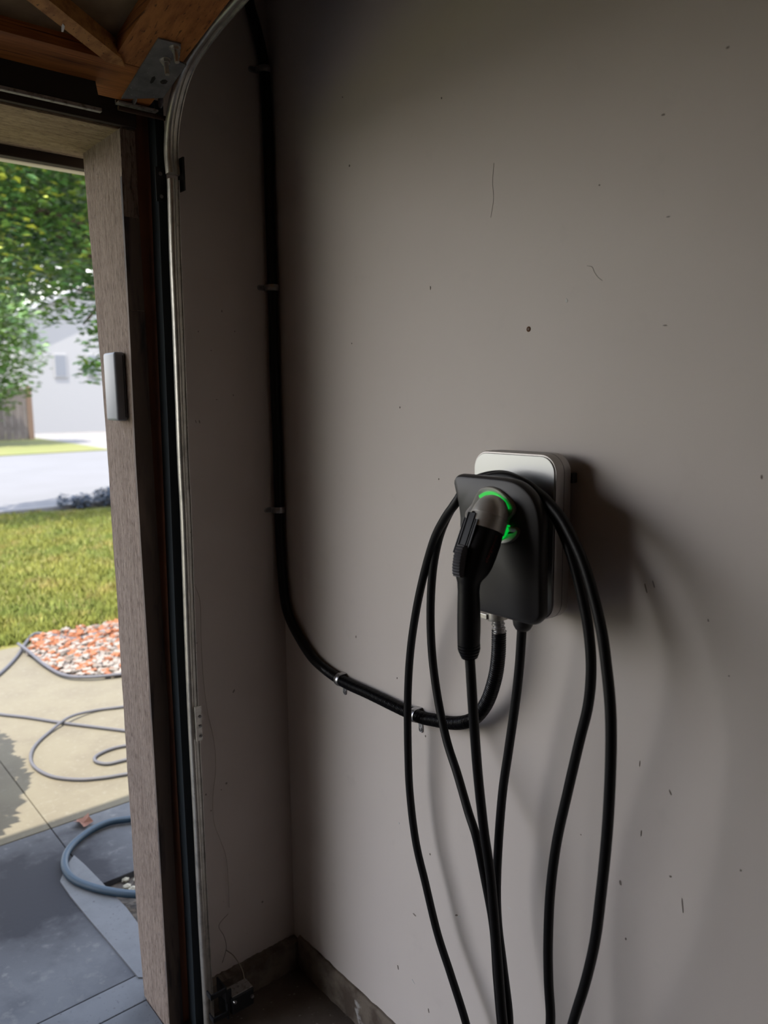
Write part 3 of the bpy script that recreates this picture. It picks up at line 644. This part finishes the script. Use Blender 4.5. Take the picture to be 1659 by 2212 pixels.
# bottom bracket with the black photo sensor
pe = thing('photo_sensor', (-.22, -.075, .02), 'black photo sensor clamped to the foot of the door track', 'sensor')
obj('clamp', boxes(((-.286, -.094, .100), (-.246, -.0895, .112), .001), ((-.286, -.094, .100), (-.283, -.07, .112)), ((-.249, -.094, .078), (-.246, -.05, .114))), M_BLKMET, pe)
obj('clamp', boxes(((-.282, -.094, .040), (-.244, -.0895, .052), .001), ((-.282, -.094, .040), (-.279, -.07, .052)), ((-.246, -.094, .03), (-.243, -.05, .07))), M_BLKMET, pe)
obj('arm', boxes(((-.247, -.0900, .045), (-.232, -.0855, .100), .001)), M_BLKMET, pe)
obj('housing', boxes(((-.236, -.098, .036), (-.178, -.060, .082), .004)), M_BLKMET, pe)
obj('top_cover', boxes(((-.234, -.096, .0805), (-.180, -.062, .0835), .001)), M_DUSTMET, pe, label='dusty grey top')
for q in ((-.229, -.098, .070), (-.184, -.098, .060)):
    bm = bmesh.new(); lathe(bm, Vector(q), (0, -1, 0), [(0, .0045), (.004, .0038), (.005, .001)], 12); obj('screw', bm, M_ZINC, pe, smooth=40)
bm = bmesh.new(); tube(bm, catmull([Vector((-.186, -.07, .082)), Vector((-.182, -.05, .10)), Vector((-.19, -.03, .125)), Vector((-.197, -.004, .13))], 6), .0012, 6)
obj('wire', bm, M_THREAD, pe)
# hanging thread on the return wall
bm = bmesh.new(); tube(bm, catmull([W(x, y, 1, -.006) for x, y in [(420, 1262), (432, 1300), (434, 1370), (438, 1450), (447, 1530), (462, 1600), (466, 1660), (460, 1720), (462, 1775), (475, 1812), (488, 1850), (493, 1900), (495, 1960)]], 6), .0006, 5)
obj('loose_thread', bm, M_THREAD, None, label='thin pale thread dangling down the return wall beside the track', cat='thread', origin=(-.22, -.006, .5))

# contact sensor on the post
bmS = boxes(((-.3735, .030, 1.408), (-.3495, .093, 1.549), .006, 3))
cs = obj('contact_sensor', bmS, M_SENS, None, smooth=40, label='slim grey door contact sensor fixed to the rough post', cat='sensor', origin=(-.35, .06, 1.408))
obj('cover_seam', boxes(((-.3560, .0292, 1.4150), (-.3548, .0938, 1.542))), M_BLKMET, cs)

# ================================================================ conduit
RC = .0114
pa = [W(537, 0, 1, -.017), W(552, 55, 1, -.016), W(566, 115, 1, -.0145), W(572, 165, 1, -.0136), W(579, 300, 1, -.0136), W(583, 450, 1, -.0136), W(589, 622, 1, -.0136), W(593, 800, 1, -.0136), W(599, 960, 1, -.0136), W(603, 1101, 1, -.0136),
      W(607, 1200, 1, -.014)]
pa.insert(0, pa[0]+Vector((-.012, -.002, .09)))
b1 = [W(614, 1285, 0, -.016), W(622, 1325, 0, -.014), W(641, 1367, 0, -.0136), W(678, 1424, 0, -.0136), W(735, 1468, 0, -.0136), W(800, 1499, 0, -.0136), W(895, 1544, 0, -.0136), W(940, 1556, 0, -.016), W(985, 1562, 0, -.022),
      W(1022, 1553, 0, -.028), W(1050, 1520, 0, -.034), W(1068, 1470, 0, -.038), W(1076, 1420, 0, -.040), W(1078, 1362, 0, -.042)]
cpath = catmull(pa+b1, 10)
cpath = resample(cpath, .00085)
# ribs fade in on the last stretch
bm = bmesh.new(); n = len(cpath); rr = []
pp = []
for i, p in enumerate(cpath):
    dist = (n-1-i)*.00085
    amp = .0012 if dist < .62 else (.0012*max(0, 1-(dist-.62)/.08))
    if amp == 0 and i % 10: continue
    pp.append(p); rr.append(RC+amp*math.cos(2*math.pi*dist/.0040))
condu = thing('flexible_conduit', (-.0125, -.0125, .9), 'black flexible conduit running down the corner and across to the charger', 'conduit')
tube(bm, pp, rr, 18); obj('jacket', bm, M_COND, condu, smooth=True)
# fitting
fe = W(1078, 1362, 0, -.042); ft = Vector((fe.x, fe.y+.0, fe.z))
axf = (W(1073, 1320, 0, -.042)-fe).normalized()
bm = bmesh.new(); prof = []
for i in range(13): prof.append((-.004+i*.0018, .0098+(.0016 if i % 4 in (0, 1) else 0)))
lathe(bm, fe, axf, prof, 20); obj('ferrule', bm, M_ZINC, condu, smooth=40, label='ribbed silver ferrule')
bm = bmesh.new(); lathe(bm, fe+axf*.017, axf, [(0, .010), (.001, .0165), (.004, .0175), (.016, .0175), (.0165, .014)], 24); obj('fitting', bm, M_GALV, condu, smooth=40, label='silver conduit connector')
obj('locking_screw', boxes((tuple(fe+Vector((-.020, .010, .020))), tuple(fe+Vector((-.008, .026, .029))), .001)), M_GALV, condu)

# straps
def strap(px, py, plane, T, S, Nn, label, r=RC):
    """T: conduit axis, S: direction of the tab along the wall, Nn: out of the wall"""
    T, S, Nn = Vector(T).normalized(), Vector(S).normalized(), Vector(Nn)
    c = W(px, py, plane, -.0136); base = c.copy(); base[plane] = 0
    t = thing('conduit_strap', base, label, 'strap', 'zinc straps holding the conduit')
    bm = bmesh.new(); hw = .0068; R0, R1 = r+.0006, r+.0022
    def P(a, rad, w_): return c+S*math.cos(a)*rad+Nn*math.sin(a)*rad+T*w_
    def P2(u, v, w_): return base+S*u+Nn*v+T*w_
    prof = []
    for w_, dr in ((-hw, 0), (-hw*.55, 0), (-hw*.35, .0008), (hw*.35, .0008), (hw*.55, 0), (hw, 0)):
        pts = [P2(-R1-.0, .0005, w_)]+[P(math.pi*(1-k/16), R1+dr, w_) for k in range(17)]+[P2(R1+.0005, .0018, w_), P2(R1+.003, .0014, w_)]
        pin = [P2(-R0, .0005, w_)]+[P(math.pi*(1-k/16), R0, w_) for k in range(17)]+[P2(R0+.0002, .0008, w_), P2(R0+.004, .0004, w_)]
        prof.append([bm.verts.new(v) for v in pts+pin[::-1]])
    m_ = len(prof[0])
    for r0, r1 in zip(prof[:-1], prof[1:]):
        for k in range(m_): bm.faces.new((r0[k], r0[(k+1) % m_], r1[(k+1) % m_], r1[k]))
    bm.faces.new(prof[0]); bm.faces.new(prof[-1])
    obj('saddle', bm, M_ZINC, t, smooth=35)
    bm = bmesh.new(); a0, a1, hh = r+.0012, r+(.021 if plane else .0275), .0062; top = []
    for k in range(13):
        a = math.pi*(-.5+k/12); top.append((a1-hh+hh*math.cos(a), hh*math.sin(a)))
    top += [(a0, hh), (a0, -hh)]
    A = [bm.verts.new(P2(u, .0016, v)) for u, v in top]; B = [bm.verts.new(P2(u, .0003, v)) for u, v in top]; bm.faces.new(A); bm.faces.new(B[::-1])
    for k in range(len(A)): bm.faces.new((A[k], A[(k+1) % len(A)], B[(k+1) % len(A)], B[k]))
    bmesh.ops.bevel(bm, geom=[e for e in bm.edges if all(v in A for v in e.verts)], offset=.0005, segments=1, affect='EDGES')
    obj('tab', bm, M_TAB, t, smooth=35)
    bm = bmesh.new(); rim = [P2(a0+.003, .0019, -.0052)]+[P2(a1-hh+(hh-.001)*math.cos(math.pi*(-.5+k/10)), .0019, (hh-.001)*math.sin(math.pi*(-.5+k/10))) for k in range(11)]+[P2(a0+.003, .0019, .0052)]
    tube(bm, rim, .0005, 6); obj('rim', bm, M_ZINC, t, smooth=True)
    sc_ = P2(a1-hh-.001, .0016, 0); bm = bmesh.new(); lathe(bm, sc_, Nn, [(0, .0038), (.0012, .0036), (.0018, .0022), (.0010, .0018), (.0009, .0002)], 14)
    obj('screw', bm, M_GALVD, t, smooth=40)
strap(571, 151, 1, (.05, 0, 1), (-1, 0, -.02), (0, -1, 0), 'zinc conduit strap highest on the return wall, in deep shade')
strap(589, 622, 1, (0, 0, 1), (-1, 0, 0), (0, -1, 0), 'zinc conduit strap midway down the return wall')
strap(603, 1101, 1, (0, 0, 1), (-1, 0, 0), (0, -1, 0), 'zinc conduit strap lowest on the return wall, above the bend')
tt = (W(800, 1499, 0, -.0125)-W(700, 1450, 0, -.0125)).normalized(); s_ = Vector((0, tt.z, -tt.y)); s_ = s_ if s_.z < 0 else -s_
strap(735, 1468, 0, tt, s_, (-1, 0, 0), 'zinc conduit strap on the side wall just past the bend')
tt = (W(940, 1556, 0, -.0125)-W(860, 1530, 0, -.0125)).normalized(); s_ = Vector((0, tt.z, -tt.y)); s_ = s_ if s_.z < 0 else -s_
strap(897, 1545, 0, tt, s_, (-1, 0, 0), 'zinc conduit strap on the side wall behind the leftmost cable loop')

# ================================================================ charger
XF = -.055      # silver face
XP = -.125      # front of the black plate
yr = W(1195, 1150, 0, XF).y; yl = W(1025, 1010, 0, XF).y; ztop = W(1110, 982, 0, XF).z; zbot = W(1190, 1329, 0, XF).z
zbot = min(zbot, W(1150, 1331, 0, XF).z)
ch = thing('ev_charger', (0, (yr+yl)/2, (ztop+zbot)/2), 'silver and charcoal wall charger with a green light ring', 'charger')
O = rrect(yr, yl, zbot, ztop, .026)
Ob = offset2(O, .0035)
bm = bmesh.new(); stackx(bm, [(-.018, offset2(Ob, -.004)), (-.020, Ob), (XF+.006, Ob), (XF+.002, offset2(O, .002)), (XF+.0018, offset2(O, -.001))]); obj('housing', bm, M_SILSIDE, ch, smooth=35, label='satin silver body shell')
bm = bmesh.new(); stackx(bm, [(XF+.003, O), (XF+.0006, O), (XF, offset2(O, -.0008))]); obj('front_cover', bm, M_SILVER, ch, smooth=35, label='bright brushed silver front')
bm = bmesh.new(); Oy = rrect(yr+.018, yl-.01, zbot+.03, ztop-.012, .018); stackx(bm, [(0, Oy), (-.0195, Oy)]); obj('wall_bracket', bm, M_BLKPL, ch, smooth=35, label='black wall bracket behind the body')
obj('bracket_lug', boxes(((-.016, yr-.0045, ztop-.042), (-.004, yr+.006, ztop-.026), .002)), M_BLKPL, ch)
# seam grooves down the side
bm = bmesh.new(); stackx(bm, [(-.036, offset2(Ob, .0003)), (-.0352, offset2(Ob, .0003))]); obj('seam', bm, M_BLKPL, ch)
# neck the cable hangs on
nk = rrect(-.838, -.765, 1.165, 1.305, .035)
bm = bmesh.new(); stackx(bm, [(XF+.001, nk), (-.112, nk)]); obj('cable_neck', bm, M_BLKPL, ch, smooth=35)
# faceplate outline
fp = [(403, 345), (405, 325), (418, 308), (445, 303), (530, 310), (620, 318), (700, 326), (770, 335), (835, 354), (890, 390), (940, 445), (975, 515), (995, 595), (1003, 690), (1003, 800), (1003, 1000), (1003, 1265), (998, 1300), (980, 1328), (950, 1343), (915, 1340), (820, 1315), (700, 1282), (600, 1255), (560, 1243)]
FP = [(W(*crop5(x, y), 0, XP).y, W(*crop5(x, y), 0, XP).z) for x, y in fp]
zl = FP[-1][1]
FP += [(-.764, zl+.002), (-.757, zl+.010), (-.754, zl+.022), (-.7525, zl+.06)]
FP += [(W(*crop5(x, y), 0, XP).y, W(*crop5(x, y), 0, XP).z) for x, y in [(455, 700), (447, 590), (434, 490), (415, 405)]]
V3 = [Vector((0, a, b)) for a, b in FP]; V3.append(V3[0]); sm = resample(catmull(V3, 6), .004)[:-1]; FP = [(v.y, v.z) for v in sm]
bm = bmesh.new()
stackx(bm, [(-.107, offset2(FP, .001)), (-.108, offset2(FP, .0038)), (-.1135, offset2(FP, .0052)), (-.1200, offset2(FP, .0040)), (XP+.0010, offset2(FP, .0010)), (XP, offset2(FP, -.0012))])
plate = obj('faceplate', bm, M_BLKPL, ch, smooth=28, label='charcoal front plate flared at its top left')
# escutcheon
es = [(635, 370), (670, 375), (700, 385), (732, 405), (762, 430), (795, 465), (818, 500), (827, 530), (818, 560), (795, 590), (780, 610), (775, 635), (785, 652), (810, 662), (840, 668), (855, 685), (850, 712), (830, 742), (795, 766), (745, 778), (690, 770), (640, 750), (590, 710), (545, 660), (505, 620), (482, 590), (478, 560), (490, 535), (520, 500), (540, 460), (560, 420), (590, 382)]
XE = XP-.0005
ES = [(W(*crop5(x, y), 0, XP-.006).y, W(*crop5(x, y), 0, XP-.006).z) for x, y in es]
V3 = [Vector((0, a, b)) for a, b in ES]; V3.append(V3[0]); sm = resample(catmull(V3, 6), .0022)[:-1]; ES = [(v.y, v.z) for v in sm]
bm = bmesh.new(); stackx(bm, [(XP+.001, offset2(ES, .0006)), (XP-.004, offset2(ES, .0004)), (XP-.0060, offset2(ES, -.0008)), (XP-.0052, offset2(ES, -.0040)), (XP-.0030, offset2(ES, -.0075))])
esc = obj('socket_surround', bm, M_SILCAP, ch, smooth=60, label='silver leaf-shaped surround of the socket')
cyl, czl = -.786, 1.268
xl_ = XP-.0058
def shift(y, z):  # ring centre measured on the plane XP
    return y, z
q = W(*crop5(787, 530), 0, xl_); q2 = W(*crop5(640, 405), 0, xl_); q3 = W(*crop5(755, 735), 0, xl_)
def circ(a, b, c):
    ax, ay, bx, by, cx_, cy_ = a.y, a.z, b.y, b.z, c.y, c.z
    d = 2*(ax*(by-cy_)+bx*(cy_-ay)+cx_*(ay-by))
    ux = ((ax*ax+ay*ay)*(by-cy_)+(bx*bx+by*by)*(cy_-ay)+(cx_*cx_+cy_*cy_)*(ay-by))/d
    uy = ((ax*ax+ay*ay)*(cx_-bx)+(bx*bx+by*by)*(ax-cx_)+(cx_*cx_+cy_*cy_)*(bx-ax))/d
    return ux, uy, math.hypot(ax-ux, ay-uy)
cyl, czl, rl = circ(q2, q, q3)
def arc(a0, a1, ri, ro):
    bm = bmesh.new(); A = []; n = 24
    for x in (xl_, xl_+.003):
        A.append([[bm.verts.new((x, cyl-math.cos(math.radians(a0+(a1-a0)*k/n))*r_, czl+math.sin(math.radians(a0+(a1-a0)*k/n))*r_)) for k in range(n+1)] for r_ in (ri, ro)])
    for k in range(n):
        bm.faces.new((A[0][0][k], A[0][0][k+1], A[0][1][k+1], A[0][1][k])); bm.faces.new((A[1][0][k], A[1][1][k], A[1][1][k+1], A[1][0][k+1]))
        bm.faces.new((A[0][1][k], A[0][1][k+1], A[1][1][k+1], A[1][1][k])); bm.faces.new((A[0][0][k], A[1][0][k], A[1][0][k+1], A[0][0][k+1]))
    for e in (0, n): bm.faces.new((A[0][0][e], A[0][1][e], A[1][1][e], A[1][0][e]))
    return bm
for a0, a1, wd_ in ((25, 128, .013), (-64, -13, .009)):
    obj('status_light', arc(a0, a1, rl-wd_, rl), M_LED, esc, label='glowing green light arc')

# ================================================================ connector + cord (one tethered cable)
yc = W(1052, 1133, 0, -.158).y
def Y(px, py): return W(px, py, 1, yc)
cable = thing('charging_cable', (-.12, yc, .30), 'long black charging cable looped over the charger, its plug in the socket', 'charging cable')
# body: stations (centre pixel, half width across y, half width in plane)
cap_c = Y(*crop5(640, 560))
A0 = Y(*crop5(637, 640)); A1 = Y(*crop5(560, 880))
dax = (A1-A0).normalized(); nax = Vector((dax.z, 0, -dax.x)); nax = nax if nax.x < 0 else -nax
st = [(A0-dax*.034, .018, .018, 2.0), (A0-dax*.018, .0235, .0235, 2.0), (A0, .0256, .0256, 2.1), (Y(*crop5(600, 745)), .0264, .0260, 2.7), (Y(*crop5(565, 840)), .0262, .0255, 3.0), (Y(*crop5(541, 915)), .0255, .0245, 2.8),
      (Y(*crop5(525, 965)), .0235, .0228, 2.6), (Y(*crop5(512, 1015)), .0195, .0196, 2.3), (Y(*crop5(507, 1060)), .0165, .0165, 2.1), (Y(*crop5(505, 1120)), .0158, .0156, 2), (Y(*crop5(506, 1200)), .0164, .0164, 2), (Y(*crop5(507, 1300)), .0170, .0170, 2),
      (Y(*crop5(507, 1400)), .0170, .0170, 2), (Y(*crop5(506, 1470)), .0166, .0166, 2), (Y(*crop5(506, 1500)), .0160, .0160, 2)]
def superbody(stn, seg=32, sub=4):
    C_ = catmull([s[0] for s in stn], sub); par = [i/sub for i in range(len(C_))]
    wy = np.interp(par, range(len(stn)), [s[1] for s in stn]); wn = np.interp(par, range(len(stn)), [s[2] for s in stn]); ex = np.interp(par, range(len(stn)), [s[3] for s in stn])
    bm = bmesh.new(); rings = []
    for i, p in enumerate(C_):
        t = (C_[min(i+1, len(C_)-1)]-C_[max(i-1, 0)]).normalized(); nn = Vector((t.z, 0, -t.x)); nn = nn if nn.x < 0 else -nn; ring = []
        for k in range(seg):
            a = 2*math.pi*k/seg; ca, sa = math.cos(a), math.sin(a); e = 2/ex[i]
            ring.append(bm.verts.new(p+nn*wn[i]*math.copysign(abs(ca)**e, ca)+Vector((0, 1, 0))*wy[i]*math.copysign(abs(sa)**e, sa)))
        rings.append(ring)
    for r0, r1 in zip(rings[:-1], rings[1:]):
        for k in range(seg): bm.faces.new((r0[k], r0[(k+1) % seg], r1[(k+1) % seg], r1[k]))
    bm.faces.new(rings[0]); bm.faces.new(rings[-1]); return bm
plug = obj('connector', superbody(st), M_BLKGL, cable, smooth=50, label='black plug body and grip')
# silver cap of the socket (belongs to the charger)
bm = bmesh.new(); prof = [(-.0445, .0005), (-.0430, .009), (-.039, .0165), (-.032, .0222), (-.022, .0262), (-.0125, .0278), (-.0119, .0272), (-.0113, .0279), (-.001, .0282), (.0085, .0284), (.0088, .0272), (-.03, .020)]
ax_c = A0+dax*.0
axis = dax; n1 = nax; b1_ = axis.cross(n1); rings = []; seg = 48
for ti, (t, r) in enumerate(prof):
    ring = []
    for k in range(seg):
        a = 2*math.pi*(k+.5)/seg; tt_ = t
        # notch for the latch lever, open toward the outer side
        dd = abs(((a-math.radians(17)+math.pi) % (2*math.pi))-math.pi)
        if ti in (8, 9, 10) and dd < .34: tt_ = min(t, -.0105+.010*(dd/.34)**4)
        ring.append(bm.verts.new(ax_c+axis*(tt_)+(n1*math.cos(a)+Vector((0, 1, 0))*math.sin(a))*max(r, .0004)))
    rings.append(ring)
for i in range(len(rings)-1):
    for k in range(seg): bm.faces.new((rings[i][k], rings[i][(k+1) % seg], rings[i+1][(k+1) % seg], rings[i+1][k]))
bm.faces.new(rings[0]); bm.faces.new(rings[-1])
obj('socket_cap', bm, M_SILCAP, ch, smooth=45, label='silver domed cap holding the plug')
# neck joining cap and surround
bm = bmesh.new(); lathe(bm, Vector((XP-.003, cyl+.002, czl-.002)), (-1, 0, 0), [(0, .0225), (.012, .0215), (.022, .019)], 32); obj('socket_collar', bm, M_SILCAP, ch, smooth=45)
# latch lever on the outer face
def fbox(c, u, v, n_, a, b, h, bev=.001):
    bm = bmesh.new(); bmesh.ops.create_cube(bm, size=1)
    for vv in bm.verts: vv.co = c+u*(vv.co.x*a)+v*(vv.co.y*b)+n_*(vv.co.z*h)
    if bev: bmesh.ops.bevel(bm, geom=bm.edges[:], offset=bev, segments=2, affect='EDGES')
    return bm
yv = Vector((0, 1, 0))
lat = obj('latch_lever', fbox(A0+dax*.0245+nax*.0258+yv*.008, dax, yv, nax, .062, .0120, .006, .0012), M_BLKGL, plug, smooth=35)
obj('lever_guard', fbox(A0+dax*.028+nax*.0245-yv*.0042, dax, yv, nax, .052, .0035, .008, .001), M_BLKPL, plug, smooth=35)
obj('lever_guard', fbox(A0+dax*.028+nax*.0232+yv*.0185, dax, yv, nax, .052, .0035, .008, .001), M_BLKPL, plug, smooth=35)
# ribbed thumb release
tc_ = Y(*crop5(432, 900)); td = (Y(*crop5(412, 970))-Y(*crop5(432, 820))).normalized(); tn = Vector((td.z, 0, -td.x)); tn = tn if tn.x < 0 else -tn
bm = bmesh.new(); nr = 66; rows = []
for i in range(nr+1):
    u = -.5+i/nr; L = .046; rib = .0007*math.cos(2*math.pi*11*i/nr); bow = .0065*(1-(2*u)**2)**.5 if abs(u) < .5 else 0
    c = tc_+td*(u*L)-tn*.006; h = bow+rib+.0045; row = []
    for s in (-1, -.8, -.3, .3, .8, 1):
        hh = 0 if abs(s) == 1 else h*(1-.12*s*s); row.append(bm.verts.new(c+yv*(s*.0085)+tn*hh))
    rows.append(row)
for r0, r1 in zip(rows[:-1], rows[1:]):
    for k in range(5): bm.faces.new((r0[k], r0[k+1], r1[k+1], r1[k]))
    bm.faces.new((r0[5], r0[0], r1[0], r1[5]))
bm.faces.new(rows[0]); bm.faces.new(rows[-1])
obj('release_button', bm, M_BLKRIB, plug, smooth=25, label='ribbed dark grey release button')
# strain relief rings
gb = Y(*crop5(506, 1480)); ge = Y(*crop5(512, 1592)); gax = (ge-gb).normalized(); Lg = (ge-gb).length
pr = []
for i in range(40):
    u = i/39; r = .0166-.0045*max(0, (u-.45)/.55)**1.2; pr.append((u*Lg, r-(.0021 if (i % 8) in (5, 6) else 0)))
bm = bmesh.new(); lathe(bm, gb, gax, pr, 28); obj('strain_relief', bm, M_BLKGL, plug, smooth=40, label='ribbed boot')
# lettering on the flat side facing the room
fc = bpy.data.curves.new('lettering', 'FONT'); fc.body = 'chargepoint'; fc.size = .0115; fc.extrude = .00012; fc.align_x = 'CENTER'; fc.align_y = 'CENTER'; fc.space_character = 1.05
fo = bpy.data.objects.new('lettering_curve', fc); COL.objects.link(fo); bpy.context.view_layer.update()
me = bpy.data.meshes.new_from_object(fo.evaluated_get(bpy.context.evaluated_depsgraph_get())); bpy.data.objects.remove(fo)
yf = yc-.0272
t0_, t1_ = W(*crop5(630, 912), 1, yf), W(*crop5(706, 718), 1, yf)
lc = (t0_+t1_)/2; xa_ = (t1_-t0_).normalized(); za_ = -yv; ya_ = za_.cross(xa_)
Mx = Matrix((xa_, ya_, za_)).transposed()
wmax = max(abs(v.co.x) for v in me.vertices); sc_t = (t1_-t0_).length/2/wmax
V = [lc+Mx @ Vector((v.co.x*sc_t, v.co.y*sc_t, v.co.z)) for v in me.vertices]; Fm = [tuple(p.vertices) for p in me.polygons]
obj('lettering', (V, Fm), M_TEXT, plug, label='dark red word chargepoint')

# ---- cord: one continuous run
def S(*a): return [W(x, y, 0, d) for x, y, d in a]
RCD = .0075
C_down = S((1128, 1345, -.082), (1127, 1366, -.082), (1122, 1440, -.078), (1113, 1520, -.073), (1098, 1625, -.068), (1086, 1708, -.065), (1077, 1817, -.062), (1073, 1920, -.060), (1076, 2000, -.060), (1087, 2090, -.062), (1100, 2212, -.066))
G_up = S((1007, 2212, -.045), (974, 2106, -.042), (945, 2016, -.040), (919, 1908, -.040), (898, 1817, -.040), (885, 1708, -.040), (881, 1600, -.042), (881, 1503, -.045), (886, 1413, -.052), (898, 1325, -.062), (916, 1240, -.072), (938, 1165, -.082), (962, 1118, -.090), (985, 1086, -.094))
D_dn = S((1176, 1082, -.074), (1205, 1128, -.080), (1226, 1175, -.084), (1243, 1230, -.088), (1258, 1290, -.092), (1271, 1360, -.096), (1277, 1440, -.100), (1271, 1520, -.100), (1252, 1600, -.100), (1227, 1708, -.098), (1203, 1817, -.096), (1189, 1925, -.095), (1184, 2034, -.095), (1185, 2120, -.095), (1189, 2212, -.095))
B_up = S((1083, 2212, -.085), (1074, 2110, -.085), (1066, 2000, -.088), (1046, 1890, -.092), (1029, 1808, -.100), (1012, 1755, -.095), (988, 1672, -.085), (965, 1600, -.076), (946, 1510, -.068), (934, 1420, -.064), (930, 1330, -.064), (934, 1240, -.068), (946, 1170, -.074), (964, 1120, -.080), (988, 1080, -.078))
E_dn = S((1180, 1080, -.100), (1212, 1118, -.106), (1238, 1165, -.112), (1262, 1220, -.118), (1283, 1290, -.124), (1300, 1365, -.130), (1310, 1440, -.135), (1318, 1520, -.140), (1320, 1600, -.142), (1317, 1708, -.142), (1310, 1817, -.140), (1299, 1925, -.136), (1285, 2034, -.130), (1264, 2124, -.124), (1237, 2212, -.118))
A_up = S((1087, 2212, -.128), (1075, 2070, -.135), (1066, 1962, -.142), (1058, 1880, -.148), (1045, 1790, -.156), (1034, 1690, -.168), (1028, 1620, -.178), (1021, 1520, -.192))
A_up += [Y(1015, 1424)-Vector((0, 0, .0)), Y(1012, 1405)]
def topwrap(y0_, z0_, x0_, y1_, z1_, x1_, peak):
    return [Vector((x0_+(x1_-x0_)*t, y0_+(y1_-y0_)*t, z0_+(z1_-z0_)*t+peak*math.sin(math.pi*t))) for t in (.2, .4, .6, .8)]
def wrap_px(d, lst): return S(*[(x, y, d) for x, y in lst])
top1 = wrap_px(-.086, [(1008, 1050), (1040, 1032), (1085, 1026), (1125, 1040), (1155, 1062)])
top2 = wrap_px(-.094, [(1012, 1056), (1045, 1036), (1088, 1029), (1130, 1042), (1160, 1063)])
def btm(a, b, dz):
    m_ = (a+b)/2; return [a.lerp(b, .12)+Vector((0, 0, -dz*.6)), m_+Vector((0, 0, -dz)), a.lerp(b, .88)+Vector((0, 0, -dz*.6))]
full = C_down+btm(C_down[-1], G_up[0], .10)+G_up+top1+D_dn+btm(D_dn[-1], B_up[0], .09)+B_up+top2+E_dn+btm(E_dn[-1], A_up[0], .12)+A_up
cp_ = resample(catmull(full, 8), .006)
bm = bmesh.new(); tube(bm, cp_, RCD, 16); obj('cord', bm, M_CORD, cable, smooth=True)
# gland where the cord leaves the charger
gt = W(1130, 1335, 0, -.082)
bm = bmesh.new(); lathe(bm, gt+Vector((0, 0, .007)), (0, 0, -1), [(-.014, .0150), (0, .0162), (.010, .0162), (.018, .0150), (.024, .0118), (.027, .0082)], 24)
obj('cord_gland', bm, M_BLKPL, ch, smooth=50, label='rounded black gland where the cord leaves')
